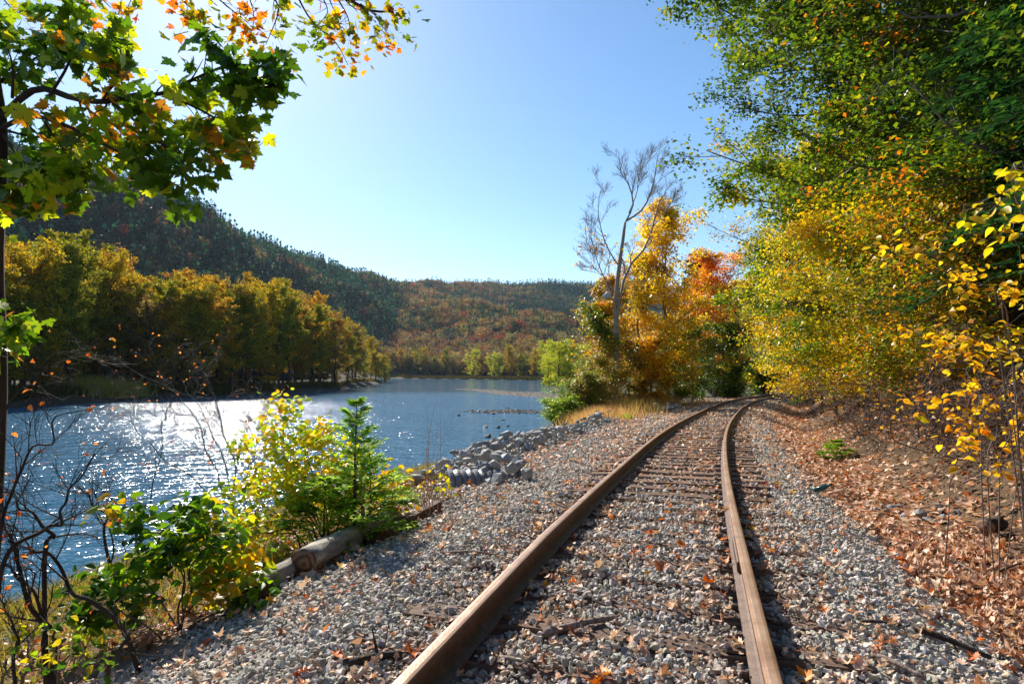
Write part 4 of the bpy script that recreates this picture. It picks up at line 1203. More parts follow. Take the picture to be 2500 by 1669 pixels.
for k, (px, d, h, cr, pl, lb) in enumerate((
        (1690, 47, 6.0, 2.6, GREEN[:4] + ['#a88a20'], "dark green bushy tree under the golden tree"), (1648, 43, 4.6, 2.0, GREEN[2:] + YEL[:2] + ['#c87a1c'], "green and yellow bush behind the slate rocks"),
        (1765, 54, 6.5, 2.8, GREEN[:4] + YEL[:1], "dark green bush in the shade below the orange maple"), (1465, 38, 7.0, 1.8, GREEN[1:] + ['#c9921a', '#c85a1c', '#b8a020'], "mixed green, yellow and red small tree left of the bare trunk"),
        (1492, 40, 9.0, 1.9, ['#c9981c', '#b8862a', '#a87a2c', '#8a8a2a', '#b0603a'], "slim yellow-leaved tree just left of the bare trunk"),
        (1530, 42, 4.4, 2.2, ['#8a7a3c', '#6d7a34', '#9a6a34', '#7a8a3c', '#b08a34'], "grey-green bush right of the bare trunk"), (1590, 41, 4.8, 1.8, YEL + ['#c86a1c', '#6d7a24'], "yellow-orange sapling clump by the far dry grass"),
        (1800, 67, 13, 4.6, GREEN[2:] + YEL, "yellow-green tree closing the view beyond the bend"), (1852, 72, 14, 5.0, GREEN[1:] + YEL[:3], "dark-trunked yellow-green tree behind the bend"),
        (1905, 70, 13, 5.0, GREEN[2:] + YEL, "yellow-green tree behind the bend, nearest the hill"), (1768, 80, 15, 5, GREEN[3:] + ['#c98a1c'], "amber tree far behind the bend"), (1690, 78, 11, 5, GREEN[2:] + YEL, "green tree far behind the orange maple"))):
    trackside("bush" if h < 5 else "small_tree", 0, 0, h, cr, .35 if h < 8 else 1.5, .05 + h * .006, pl, lb, 20, 7, 6, 9, .17 if d < 50 else .24, (0, 0), 970 + k, xy=xy_at(px, d), group=G2, up=.45, cat="bush" if h < 5 else "tree")
G3 = "riverside shrubs left of the bare tree"
for k, (px, d, h, cr, pl, lb) in enumerate((
        (1418, 33, 1.9, 1.2, ['#7a8a34', '#8a9a3c', '#6a7a34', '#a8923c'], "light green shrub at the water's edge below the small trees"), (1445, 32, 2.2, 1.3, ['#8a7a3c', '#7a8238', '#9a7a3c', '#a86a34'], "olive and rust shrub beside the dry grass"),
        (1382, 31, 1.1, .8, ['#8a9a3c', '#9aa044', '#7a8634'], "low bright green shrub on the bank above the riprap"), (1465, 35, 3.2, 1.5, ['#8a8a3c', '#a8823c', '#7a7a3c', '#b0923c'], "yellowish shrub directly left of the bare trunk"),
        (1360, 33, 1.2, 1.0, ['#86983c', '#96a844'], "smallest green shrub at the tip of the bank"))):
    trackside("riverside_shrub", 0, 0, h, cr, .1, .03, pl, lb, 18, 7, 6, 9, .11, (0, 0), 990 + k, xy=xy_at(px, d), group=G3, up=.5, cat="shrub", spread=.16)

# bare forked tree
rg = np.random.default_rng(1201)
D = 37.0
root_p = at(1506, 998, D); bz = gz(root_p[0], root_p[1])
def tp(lst, d=D, jz=.25):
    q = np.array([at(a, b_, d) for a, b_ in lst]); q[:, 1] += np.r_[0, rg.normal(0, jz, len(q) - 1)]
    return q - np.array([root_p[0], root_p[1], bz])
T = Tubes(); tips = []
trunk_p = tp([(1506, 1002), (1503, 920), (1505, 820), (1503, 740), (1510, 660), (1520, 590), (1528, 540)], jz=.15)
T.add(lerp_path(trunk_p, 16), np.linspace(.19, .085, 16), 9)
for lst, r0 in (([(1528, 540), (1545, 500), (1532, 455), (1520, 420), (1512, 385)], .06), ([(1528, 540), (1565, 515), (1590, 470), (1600, 425), (1608, 375)], .07), ([(1504, 800), (1514, 720), (1533, 655), (1572, 610), (1590, 560), (1603, 505), (1625, 470)], .10),
                ([(1512, 650), (1490, 610), (1470, 560), (1462, 500), (1470, 450)], .05), ([(1505, 760), (1482, 690), (1462, 640), (1450, 600), (1440, 570)], .05), ([(1504, 720), (1480, 680), (1455, 655), (1440, 640)], .035),
                ([(1535, 520), (1555, 470), (1560, 430), (1572, 395)], .04), ([(1590, 560), (1620, 520), (1640, 490)], .03)):
    branch_out(T, lerp_path(tp(lst), 9), r0, r0 * .22, 3, 8, 1.5, rg, .62, .18, tips, rmin=.006)
tips = np.array(tips)
lf = tips[(rg.uniform(0, 1, len(tips)) < .16) & (tips[:, 2] < 11)]
bt = tree_object("bare_tree", T, lf + rg.normal(0, .08, lf.shape), pal('#c98a2c', '#d8a43c', '#b8742c'), .20, (root_p[0], root_p[1], bz), "tall nearly bare forked grey tree standing at the river bank", "tree", None, BARK_PALE, KITE, 5, 2.0)
# pale hanging wad of fluff caught in a fork
q = at(1484, 722, 36.6)
r = np.random.default_rng(77)
bm = bmesh.new(); bmesh.ops.create_icosphere(bm, subdivisions=3, radius=.26)
for v in bm.verts: v.co *= 1 + .22 * math.sin(v.co.x * 21 + v.co.z * 13) + r.normal(0, .05); v.co.z *= .85
m, nt, b, out = mat("pale_paper"); b.inputs["Base Color"].default_value = (.5, .48, .47, 1); b.inputs["Roughness"].default_value = .9
nst = link("wasp_nest", bm_mesh("wasp_nest", bm, [m], True), loc=q); tag(nst, "pale grey papery nest hanging in the fork left of the bare trunk", "nest")

# dry tan grass on the bank and small green tufts
def grass_patch(name, px, py0, d, n, sx, sy, h, w, pl, label):
    c = np.array(xy_at(px, d)); p = c + rng.normal(0, 1, (n, 2)) * np.array([sx, sy])
    grass(name, np.column_stack([p, gnd(p[:, 0], p[:, 1])]), h, w, pl, label, m_=LEAF)
grass_patch("dry_grass", 1462, 0, 29.5, 4200, .75, 1.4, .62, .018, pal('#c9a878', '#d8b88c', '#b89468', '#c49a70'), "pale tan tuft of dry grass on the bank above the riprap")
grass_patch("dry_grass", 1520, 0, 34, 3600, .8, 1.6, .75, .02, pal('#c0a068', '#cfae78', '#a8904c', '#94904a'), "dry grass round the foot of the bare tree")
grass_patch("dry_grass", 1590, 0, 41, 2500, 1.2, .8, .8, .022, pal('#c8aa70', '#b8984c'), "farther dry grass beyond the slate rock pile")
grass_patch("green_tuft", 1525, 0, 27.5, 350, .15, .2, .3, .02, pal('#7aa028', '#8ab430'), "bright green weed tuft in front of the dry grass")

# brushy bare twigs and dead stems at the foot of the slope
G4 = "grey brush at the foot of the slope"
for k, (y, s__, h, lb) in enumerate(((15, 5.4, 2.4, "tangled grey brush at the far end of the leafy slope"), (13.4, 5.3, 2.0, "grey bare brush behind the little hemlock sapling"), (11.8, 5.5, 2.0, "dense grey thicket in the middle of the slope"),
        (10.4, 5.6, 2.2, "grey thicket hung with curled dead leaves"), (9.0, 5.8, 2.2, "bare brush under the drooping yellow branches"), (7.8, 5.9, 2.0, "grey brush beside the yellow shrub on the slope"), (6.7, 6.0, 1.8, "bare brush at the right edge of the view"),
        (18.5, 4.9, 2.2, "thin dark stems at the foot of the yellow tree"), (16.8, 5.0, 2.2, "grey stems in front of the rust understorey tree"))):
    x, y = tpos(y, s__ - .55); z = gz(x, y); h *= .8
    T = Tubes(); tips = []
    rg = np.random.default_rng(1300 + k)
    for j in range(15):
        b0 = np.array([rg.normal(0, .45), rg.normal(0, .45), -.05]); a = rg.uniform(0, 6.28); q_ = rg.uniform(.2, 1.5); t = np.array([math.cos(a) * q_, math.sin(a) * q_, 1]) * h * rg.uniform(.3, .8)
        branch_out(T, lerp_path([b0, b0 + t * .45 + rg.normal(0, .16, 3), b0 + t + rg.normal(0, .2, 3), b0 + t * np.array([1.5, 1.5, rg.uniform(.5, 1.1)])], 8), rg.uniform(.007, .014), .004, 2, 7, .7, rg, 1.0, -.1, tips, rmin=.0035)
    tips = np.array(tips); lf = tips[rg.uniform(0, 1, len(tips)) < .35]
    tree_object("brush", T, lf, pal('#8a5a44', '#a0704c', '#7a4a3c', '#b8862c'), .085, (x, y, z), lb, "brush", G4, BARK_RED, KITE, k, .8, lmat=LEAF, parts=("stems", "dead_leaves"))

for k, (y, s__, h, lb) in enumerate(((60, -4.6, 3.4, "dark bush at the river side of the vanishing rails"), (66, -4.2, 4.2, "dark bush closing the view straight behind the bend"), (64, 4.4, 3.6, "yellowish bush at the hill side of the vanishing rails"), (70, -7, 6, "dark green young tree behind the bend"), (55, -5.0, 2.6, "low green bush along the far curve"))):
    trackside("bush", y, s__, h, h * .62, .1, .05, GREEN[:4] + YEL[:1], lb, 20, 7, 6, 10, .24, (0, 0), 1020 + k, group=G2, up=.45, cat="bush")

# haze in the valley air
hz = bmesh.new(); bmesh.ops.create_cube(hz, size=1)
hm = bpy.data.materials.new("valley_haze"); hm.use_nodes = True
hn = hm.node_tree; hn.nodes.remove(hn.nodes["Principled BSDF"])
pv = hn.nodes.new("ShaderNodeVolumePrincipled"); pv.inputs["Color"].default_value = (.62, .82, 1.0, 1); pv.inputs["Density"].default_value = 0.000045; pv.inputs["Anisotropy"].default_value = .2
hn.links.new(pv.outputs[0], hn.nodes["Material Output"].inputs["Volume"])
haze = link("haze", bm_mesh("haze", hz, [hm]), loc=(0, 2900, 148), scl=(5400, 6200, 310))
tag(haze, "thin pale blue haze in the valley air", "haze", kind="stuff")
# ------------------------------------------------------------------ near plants with single leaves
def leafy(root, spots, tmpls, palette, size, rg, maxparts=300, name="leaf", droop=.35, up=.8, rest_tmpl=None, cscale=.4, seed=0, restname="small_leaves", tips=None):
    """the leaves that show largest are parts of their own, the rest one mass"""
    spots = np.asarray(spots); n = len(spots)
    cols = leaf_cols(spots, palette, seed, cscale, .12, rg)
    order = rg.permutation(n)
    a = rg.uniform(0, 6.28, n)
    tip = np.column_stack([np.cos(a), np.sin(a), -droop + rg.normal(0, .35, n)])
    if tips is not None: tip = tip * .7 + tips
    nrm = unit(rg.normal(0, 1, (n, 3))) + np.array([0, 0, up])
    M = frames(tip, nrm)
    sz = size * rg.uniform(.6, 1.25, n)
    for i in order[:maxparts]:
        o = link(name, tmpls[int(rg.integers(len(tmpls)))], root)
        o.matrix_local = Matrix.Translation(spots[i]) @ Matrix([list(M[i][0]), list(M[i][1]), list(M[i][2])]).to_4x4() @ Matrix.Scale(sz[i], 4)
        o.color = (*cols[i], 1)
    k = order[maxparts:]
    if len(k):
        tm = rest_tmpl or LOBED
        V, Fc, C = leaf_cloud(tm, spots[k], sz[k], cols[k], tip=tip[k], nrm=nrm[k])
        o = link(restname, new_mesh(restname, V, Fc, [LEAF], True, C), root); o["kind"] = "stuff"
def leaf_meshes(tm, n=3, nm="leaf"):
    rr = np.random.default_rng(5)
    return [new_mesh(nm, *curl(tm, rr.normal(.15, .35), rr.normal(-.1, .3), rr.normal(0, .35)), [LEAF_OBJ], True) for _ in range(n)]
ML = leaf_meshes(MAPLE); OL = leaf_meshes(OAK); VL = leaf_meshes(OVATE)

def bough(T, lst, r0, rg, n=7, ln=.5, depth=2, base=None, jd=.25, spread=.6, grav=.0, spots=None, k=5):
    """branch through photo directions with distances; returns twig tips"""
    P = np.array([at(a, b_, d) for a, b_, d in lst]) - base
    tips = []
    branch_out(T, lerp_path(P, max(6, 3 * len(P))), r0, max(r0 * .25, .002), depth, n, ln, rg, spread, grav, tips)
    return tips

# ---- framing maple at the left: trunk at the edge, boughs with big leaves
rg = np.random.default_rng(2001)
bx_, by_ = xy_at(-28, 3.7); base = np.array([bx_, by_, gz(bx_, by_) - .1])
root = empty("framing_maple", base); tag(root, "dark maple trunk at the left edge with broad green and yellow leaves overhead", "tree")
T = Tubes()
T.add(lerp_path([(0, 0, 0), np.array(at(-22, 1000, 3.7)) - base, np.array(at(-26, 640, 3.7)) - base, np.array(at(-12, 330, 3.7)) - base, np.array(at(-30, 120, 3.8)) - base, np.array(at(-20, -260, 3.9)) - base], 20), np.linspace(.085, .05, 20), 9)
tips = []
for lst, r0, n in (
        ([(-12, 300, 3.7), (85, 219, 3.7), (180, 240, 3.6), (247, 249, 3.5), (332, 232, 3.5), (396, 228, 3.4), (468, 196, 3.4), (560, 160, 3.4), (660, 165, 3.4)], .022, 16),
        ([(396, 228, 3.4), (450, 250, 3.4), (520, 285, 3.4), (590, 325, 3.5)], .010, 10), ([(275, 250, 3.5), (335, 300, 3.5), (390, 350, 3.4), (470, 385, 3.4)], .010, 10),
        ([(-12, 320, 3.7), (70, 285, 3.6), (150, 302, 3.5), (240, 345, 3.4), (330, 395, 3.4), (400, 450, 3.4)], .016, 14), ([(120, 235, 3.6), (165, 160, 3.6), (190, 80, 3.7), (170, 10, 3.8)], .010, 9),
        ([(30, 240, 3.6), (30, 160, 3.6), (10, 90, 3.7)], .009, 8), ([(247, 249, 3.5), (285, 190, 3.5), (275, 150, 3.5)], .008, 7), ([(10, 330, 3.6), (50, 400, 3.5), (60, 470, 3.5)], .009, 8),
        ([(110, 300, 3.5), (165, 380, 3.5), (195, 440, 3.5)], .009, 8), ([(468, 196, 3.4), (540, 200, 3.4), (620, 215, 3.3)], .008, 8), ([(50, 290, 3.6), (110, 350, 3.8), (120, 420, 3.9)], .008, 6),
        ([(-12, 310, 3.7), (60, 330, 3.9), (150, 340, 4.0), (260, 330, 4.0)], .010, 12), ([(0, 200, 3.7), (90, 140, 4.0), (160, 110, 4.1)], .010, 10), ([(300, 240, 3.5), (400, 290, 3.7), (500, 330, 3.8), (560, 350, 3.8)], .009, 10),
        ([(-12, 900, 3.7), (15, 840, 3.5), (40, 800, 3.4)], .005, 5)):
    tips += bough(T, lst, r0, rg, n, .20 if lst[0][1] < 800 else .07, 1, base, spread=.75, grav=-.05)
tips = np.array(tips)
sp_ = np.concatenate([tips + rg.normal(0, .055, tips.shape) for _ in range(11)])
link("trunk", T.mesh("trunk", [BARK_DARK]), root)
leafy(root, sp_, ML + OL[:1], pal('#3a5a16', '#4c6c18', '#5f7c1a', '#8a9e1e', '#b0b024', '#4f6c1a', '#c8802a'), .088, rg, 300, rest_tmpl=(MAPLE[0], MAPLE[1]), cscale=.55, seed=3)

# ---- high bough across the top, its trunk outside the view
rg = np.random.default_rng(2002)
base = np.array([-6.6, 6.0, gz(-6.6, 6.0) - .1])
root = empty("overhanging_oak", base); tag(root, "bough of small yellow-green and orange leaves hanging across the top of the sky", "tree")
T = Tubes()
T.add(lerp_path([(0, 0, 0), (.1, 0, 3), (.2, .1, 6), (.6, .4, 9)], 14), np.linspace(.16, .08, 14), 9)
Q0 = np.array([.3, .2, 7.0]) + base
def pxof(p):
    # photo direction of a world point (for starting a bough at the trunk)
    v = np.array(p) - np.array([0, 0, CAMZ]); f_ = v[1] * _c + v[2] * _s; u_ = -v[1] * _s + v[2] * _c
    return (1250 + v[0] / f_ * F, 834.5 - u_ / f_ * F, p[1])
s0_ = pxof(Q0); tips = []
for lst, r0, n in (
        ([s0_, (-50, -120, 6.8), (180, -60, 7.4), (420, -35, 7.8), (640, -30, 8.0), (820, -10, 8.0), (900, 25, 8.0), (960, 30, 8.0)], .05, 22),
        ([(640, -30, 8.0), (680, 20, 8.0), (650, 108, 8.0)], .016, 6), ([(720, -20, 8.0), (760, 50, 8.0), (820, 105, 8.0), (850, 160, 8.0)], .014, 4), ([(820, -10, 8.0), (850, 45, 8.0), (855, 90, 7.9)], .012, 7),
        ([(420, -35, 7.8), (460, 10, 7.7), (480, 55, 7.6)], .012, 9), ([(300, -50, 7.6), (320, 0, 7.6), (270, 80, 7.5)], .008, 2), ([(500, -30, 7.9), (560, 20, 7.9), (610, 60, 7.9)], .012, 9),
        ([(180, -60, 7.4), (240, -10, 7.4), (270, 20, 7.3)], .010, 8), ([(600, -30, 8.0), (620, 40, 8.0), (605, 110, 8.0)], .010, 3), ([(-50, -120, 6.8), (10, 0, 6.6), (60, 40, 6.5)], .012, 9), ([(880, 10, 8.0), (930, 50, 8.0), (945, 75, 8.0)], .01, 8), ([(780, -20, 8.0), (800, 30, 8.0), (770, 65, 8.0)], .01, 8)):
    tips += bough(T, lst, r0, rg, n, .42, 1, base, spread=.8, grav=-.12)
tips = np.array(tips)
sp_ = np.concatenate([tips + rg.normal(0, .10, tips.shape) for _ in range(6)])
link("branches", T.mesh("branches", [BARK_DARK]), root)
leafy(root, sp_, ML[:2] + OL, pal('#5a7018', '#7a8a1c', '#a8a020', '#c8981c', '#d8741c', '#8a8a1c', '#c85a1c'), .115, rg, 280, rest_tmpl=MAPLE, cscale=.7, seed=4)

# ---- generic near shrub from stem lines
def shrub(name, label, cat, stems, base_px, tmpls, palette, size, leaves, rg, bark=BARK_RED, depth=2, ln=.35, n=7, grav=.05, spread=.7, jit=.05, group=None, parts=300, cscale=.4, rest=None, part="stems", leafname="leaf", seed=0, r0=.010, prob=1.0, rmin=.0012):
    b0 = at(*base_px); base = np.array([b0[0], b0[1], min(b0[2], gz(b0[0], b0[1]) + .02)])
    root = empty(name, base); tag(root, label, cat, group)
    T = Tubes(); tips = []
    for lst in stems:
        lst = list(lst); rr = r0
        if len(lst[0]) == 1: rr = lst[0][0]; lst = lst[1:]
        P = np.array([at(a, b_, d) for a, b_, d in lst])
        seg_ = np.linalg.norm(np.diff(P, axis=0), axis=1).mean(); P = lerp_path(P, 2 * len(P)); P[1:] += rg.normal(0, .075 * seg_, (len(P) - 1, 3))
        P[0][2] = min(P[0][2], gz(P[0][0], P[0][1]) - .02) if lst[0][1] > 1150 or True else P[0][2]
        branch_out(T, lerp_path(P - base, max(8, 3 * len(P))), rr, max(.002, rr * .22), depth, n, ln, rg, spread, grav, tips, rmin=rmin)
    link(part, T.mesh(part, [bark]), root)
    tips = np.array(tips)
    if leaves:
        t = tips[rg.uniform(0, 1, len(tips)) < prob]
        sp = np.concatenate([t + rg.normal(0, jit, t.shape) for _ in range(leaves)])
        leafy(root, sp, tmpls, palette, size, rg, parts, leafname, cscale=cscale, rest_tmpl=rest, seed=seed)
    return root

rg = np.random.default_rng(2003)
shrub("leafy_shrub", "glossy green leafy shrub at the edge of the gravel near the left corner", "shrub",
      [[(440, 1545, 4.5), (430, 1420, 4.5), (400, 1330, 4.5), (330, 1290, 4.4)], [(440, 1545, 4.5), (470, 1420, 4.6), (480, 1330, 4.7), (500, 1265, 4.8)], [(430, 1545, 4.5), (500, 1440, 4.7), (560, 1360, 4.8), (590, 1310, 4.9)],
       [(440, 1545, 4.5), (390, 1450, 4.4), (330, 1400, 4.4), (290, 1420, 4.4)], [(440, 1545, 4.5), (450, 1430, 4.6), (440, 1340, 4.8), (450, 1280, 4.9)], [(400, 1560, 4.3), (330, 1500, 4.2), (270, 1480, 4.2), (200, 1490, 4.2)], [(440, 1545, 4.5), (540, 1480, 4.6), (600, 1440, 4.7)]],
      (440, 1545, 4.5), VL, pal('#2c4a16', '#3f6018', '#56781a', '#7a941c', '#a8a81e', '#c8981e'), .085, 6, rg, depth=2, ln=.26, n=6, jit=.05, rest=OVATE, cscale=.3, seed=6, r0=.008)
shrub("yellow_shrub", "bright yellow-leaved shrub behind the log, left of the hemlock sapling", "shrub",
      [[(800, 1300, 6.9), (740, 1180, 7.0), (700, 1090, 7.1), (690, 1020, 7.2)], [(800, 1300, 6.9), (700, 1200, 7.1), (650, 1130, 7.2), (620, 1080, 7.2)], [(800, 1300, 6.9), (780, 1190, 7.2), (760, 1110, 7.3), (765, 1060, 7.4)], [(780, 1310, 6.8), (690, 1260, 7.0), (620, 1230, 7.0), (590, 1200, 7.0)],
       [(800, 1300, 6.9), (820, 1210, 7.3), (810, 1140, 7.4)], [(800, 1300, 6.9), (700, 1150, 7.2), (720, 1060, 7.3)], [(840, 1300, 7.0), (920, 1230, 7.4), (965, 1190, 7.5)], [(760, 1310, 6.7), (660, 1300, 6.6), (600, 1320, 6.5)], [(780, 1310, 6.6), (740, 1260, 6.6), (720, 1220, 6.7)], [(820, 1300, 6.8), (840, 1220, 7.0), (850, 1150, 7.1)], [(740, 1320, 6.5), (690, 1290, 6.4), (640, 1340, 6.2)]],
      (800, 1300, 6.9), VL, pal('#7a9422', '#9aac24', '#b8b828', '#c8b828', '#d8b428', '#d89a24', '#6a8a20'), .078, 6, rg, depth=2, ln=.34, n=7, jit=.07, rest=OVATE, cscale=.35, seed=7)
# hemlock sapling beside it
b0 = at(868, 1300, 6.6)
hemlock("hemlock_sapling", (b0[0], b0[1], gz(b0[0], b0[1]) - .03), at(866, 972, 6.6)[2] - gz(b0[0], b0[1]), .72, 2103, "young feathery hemlock sapling rising behind the pale log", None, 30, 1.0, pal('#7a9c2c', '#94b034', '#aec23c', '#c0cc48', '#648a26'), .055, .05, sprays=9, up=.5)
for (px_, d_, h_, w_, lb_) in ((800, 6.5, .75, .60, "low spreading hemlock bough behind the middle of the pale log"), (905, 7.2, .9, .6, "small hemlock seedling at the far end of the pale log")):
    x_, y_ = xy_at(px_, d_); hemlock("hemlock_sapling", (x_, y_, gz(x_, y_) - .03), h_, w_, 2104 + px_, lb_, None, 24, 1.0, pal('#7a9c2c', '#94b034', '#aec23c', '#648a26', '#50741e'), .055, .05, sprays=9, up=.25)
# saplings with sparse orange leaves above the water
OR = pal('#c8642c', '#d87a3c', '#b85a2c', '#e08a4c', '#a84a2c')
shrub("bare_sapling", "leaning thin saplings with small rust leaves in front of the sun glitter", "sapling",
      [[(.022,), (578, 1275, 13), (568, 1170, 13), (541, 1032, 13), (518, 960, 13), (500, 900, 13)], [(.020,), (570, 1270, 13), (540, 1180, 13), (495, 1078, 13), (440, 977, 13), (340, 920, 13)], [(.016,), (560, 1265, 13), (500, 1190, 13), (385, 1106, 13), (330, 1046, 13), (290, 1010, 13)],
       [(.014,), (600, 1285, 13), (603, 1200, 13), (615, 1120, 13), (645, 1030, 13)], [(.012,), (610, 1290, 12.5), (635, 1180, 12.5), (640, 1080, 12.5), (650, 990, 12.5)], [(.016,), (565, 1270, 13), (545, 1100, 13), (480, 960, 13), (420, 900, 13)]],
      (578, 1275, 13), VL, OR, .055, 1, rg, depth=3, ln=1.0, n=6, jit=.03, rest=KITE, grav=.1, prob=.16, parts=200, rmin=.0035, bark=BARK_GREY, seed=8)
shrub("bare_sapling", "dark slender stems leaning left at the water's edge below the glitter", "sapling",
      [[(.020,), (287, 1440, 8), (254, 1269, 8), (227, 1227, 8), (190, 1200, 8), (130, 1160, 8)], [(.014,), (290, 1440, 8), (275, 1330, 8), (240, 1250, 8), (225, 1165, 8)], [(.018,), (353, 1425, 8.4), (332, 1329, 8.4), (302, 1248, 8.4), (266, 1200, 8.4), (220, 1165, 8.4)],
       [(.016,), (386, 1360, 9), (392, 1290, 9), (377, 1245, 9), (374, 1200, 9), (395, 1050, 9), (398, 990, 9)], [(.010,), (300, 1440, 8), (298, 1350, 8), (294, 1280, 8)]],
      (320, 1430, 8.2), VL, OR, .05, 1, rg, depth=2, ln=.55, n=6, jit=.02, rest=KITE, grav=.1, prob=.2, parts=150, rmin=.0025, bark=BARK_DARK, seed=9)
shrub("twiggy_shrub", "tangle of dark bare branches with a few orange leaves in the left corner", "shrub",
      [[(.015,), (345, 1575, 3.7), (209, 1478, 3.6), (126, 1373, 3.6), (75, 1328, 3.6), (-10, 1250, 3.6)], [(.018,), (150, 1640, 3.4), (84, 1523, 3.4), (45, 1343, 3.4), (-10, 1230, 3.4)], [(.014,), (-20, 1600, 3.3), (0, 1370, 3.3), (113, 1302, 3.3), (150, 1257, 3.3), (168, 1200, 3.3), (240, 1110, 3.3)],
       [(.014,), (126, 1373, 3.6), (105, 1300, 3.6), (60, 1240, 3.6), (15, 1195, 3.6)], [(.012,), (130, 1620, 3.5), (100, 1480, 3.5), (30, 1390, 3.5), (-20, 1380, 3.5)], [(.010,), (-20, 1500, 3.2), (40, 1180, 3.2), (110, 1080, 3.2), (190, 990, 3.2)], [(.008,), (-30, 1200, 3.2), (20, 1010, 3.2), (70, 940, 3.2), (150, 880, 3.2), (240, 850, 3.2)],
       [(.012,), (250, 1640, 3.3), (300, 1560, 3.4), (335, 1540, 3.5)], [(.010,), (60, 1660, 3.2), (30, 1560, 3.2), (0, 1480, 3.2)]],
      (250, 1640, 3.5), VL, OR, .036, 1, rg, depth=2, ln=.34, n=9, jit=.012, rest=OVATE, prob=.12, parts=200, bark=BARK_DARK, seed=10, leafname="leaf")
# small leafy weeds low left and by the pipe
shrub("weed", "low yellow-green weeds in the bottom left corner", "weed", [[(60, 1690, 3.2), (80, 1610, 3.2), (60, 1560, 3.3)], [(130, 1690, 3.2), (150, 1620, 3.2), (190, 1590, 3.2)], [(20, 1700, 3.1), (0, 1620, 3.1)], [(160, 1690, 3.2), (220, 1640, 3.2)]],
      (100, 1690, 3.2), VL, pal('#5a7a1c', '#8a9a1e', '#b8a01e', '#3f5a1a'), .05, 3, rg, depth=1, ln=.22, n=10, jit=.04, rest=OVATE, parts=120, seed=11)
shrub("weed", "small yellow weed beside the culvert pipe", "weed", [[(1050, 1225, 9.0), (1060, 1180, 9.0), (1070, 1155, 9.0)], [(1050, 1225, 9.0), (1085, 1185, 9.0)], [(1050, 1225, 9.0), (1035, 1190, 9.0)], [(1060, 1228, 9.0), (1090, 1205, 9.0)]],
      (1050, 1225, 9.0), VL, pal('#d8b41e', '#c8a81e', '#a8a01e'), .075, 2, rg, depth=1, ln=.2, n=7, jit=.03, rest=OVATE, parts=60, seed=12)
# tall reddish grass stalks
T = Tubes(); b0 = at(1040, 1265, 7.8); base = np.array([b0[0], b0[1], gz(b0[0], b0[1])])
for k in range(16):
    o = np.array([rg.normal(0, .10), rg.normal(0, .08), 0]); h = rg.uniform(.5, 1.55)
    T.add(lerp_path([o, o + np.array([rg.normal(0, .04), rg.normal(0, .04), h * .5]), o + np.array([rg.normal(0, .10), rg.normal(0, .08), h])], 6), np.linspace(.004, .0012, 6), 4, cap=False)
m, nt, b, out = mat("dry_stalk"); b.inputs["Base Color"].default_value = (.42, .24, .12, 1); b.inputs["Roughness"].default_value = .6
o = link("tall_grass", T.mesh("tall_grass", [m]), loc=base); tag(o, "clump of tall thin reddish grass stalks between log and culvert pipe", "grass")

# ---- right edge: drooping yellow-leaved branches
YB = pal('#c8981a', '#d8a81c', '#e0a020', '#d0861c', '#a8941c', '#dcb42c')
shrub("yellow_sapling", "arching sapling with large yellow leaves at the right edge, lowest branches over the slope", "sapling",
      [[(.007,), (2300, 1265, 6.2), (2318, 1190, 6.25), (2345, 1120, 6.1), (2350, 1060, 6.0), (2300, 1000, 5.9), (2270, 985, 5.8)], [(.006,), (2420, 1200, 6.0), (2440, 1050, 5.9), (2400, 960, 5.8), (2350, 1020, 5.7)], [(.006,), (2430, 1200, 6.0), (2480, 1060, 5.8), (2450, 980, 5.7), (2380, 1060, 5.6)], [(.005,), (2440, 1200, 6.0), (2500, 1100, 5.8), (2470, 1030, 5.7), (2420, 1090, 5.6)], [(.006,), (2400, 1200, 6.1), (2420, 1000, 6.0), (2470, 900, 5.9), (2440, 860, 5.8)]],
      (2400, 1200, 6.1), VL, YB, .085, 2, rg, depth=2, ln=.36, n=5, jit=.06, rest=OVATE, parts=220, bark=BARK_GREY, grav=-.1, seed=13)
shrub("yellow_sapling", "slender sapling holding a spray of orange-yellow leaves at mid height", "sapling",
      [[(.007,), (2520, 1230, 5.6), (2490, 900, 5.4), (2440, 760, 5.2), (2350, 680, 5.0), (2250, 630, 4.9), (2180, 635, 4.9)], [(.005,), (2490, 900, 5.4), (2430, 720, 5.2), (2390, 690, 5.1)], [(.005,), (2500, 900, 5.4), (2420, 830, 5.3), (2330, 800, 5.2), (2230, 815, 5.2)], [(.005,), (2510, 950, 5.4), (2400, 880, 5.3), (2320, 830, 5.2)]],
      (2520, 1230, 5.6), VL, pal('#d0a01e', '#d8aa20', '#c88e1e', '#c8b024'), .07, 3, rg, depth=2, ln=.26, n=5, jit=.04, rest=OVATE, parts=200, bark=BARK_GREY, grav=-.05, seed=14)
shrub("yellow_sapling", "tall sapling with hanging yellow-green leaves high at the right edge", "sapling",
      [[(.009,), (2600, 1260, 5.2), (2560, 700, 5.0), (2500, 450, 4.8), (2440, 470, 4.7), (2360, 530, 4.6), (2310, 560, 4.6)], [(.005,), (2530, 560, 4.9), (2480, 480, 4.7), (2430, 500, 4.6)], [(.005,), (2560, 700, 5.0), (2500, 560, 4.8), (2440, 570, 4.7)], [(.005,), (2540, 500, 4.9), (2500, 400, 4.7), (2470, 420, 4.6)]],
      (2600, 1260, 5.2), VL, pal('#c8a81c', '#b8a81e', '#d8b024', '#d0921c'), .095, 2, rg, depth=1, ln=.30, n=8, jit=.04, rest=OVATE, parts=160, bark=BARK_GREY, grav=-.15, seed=15)

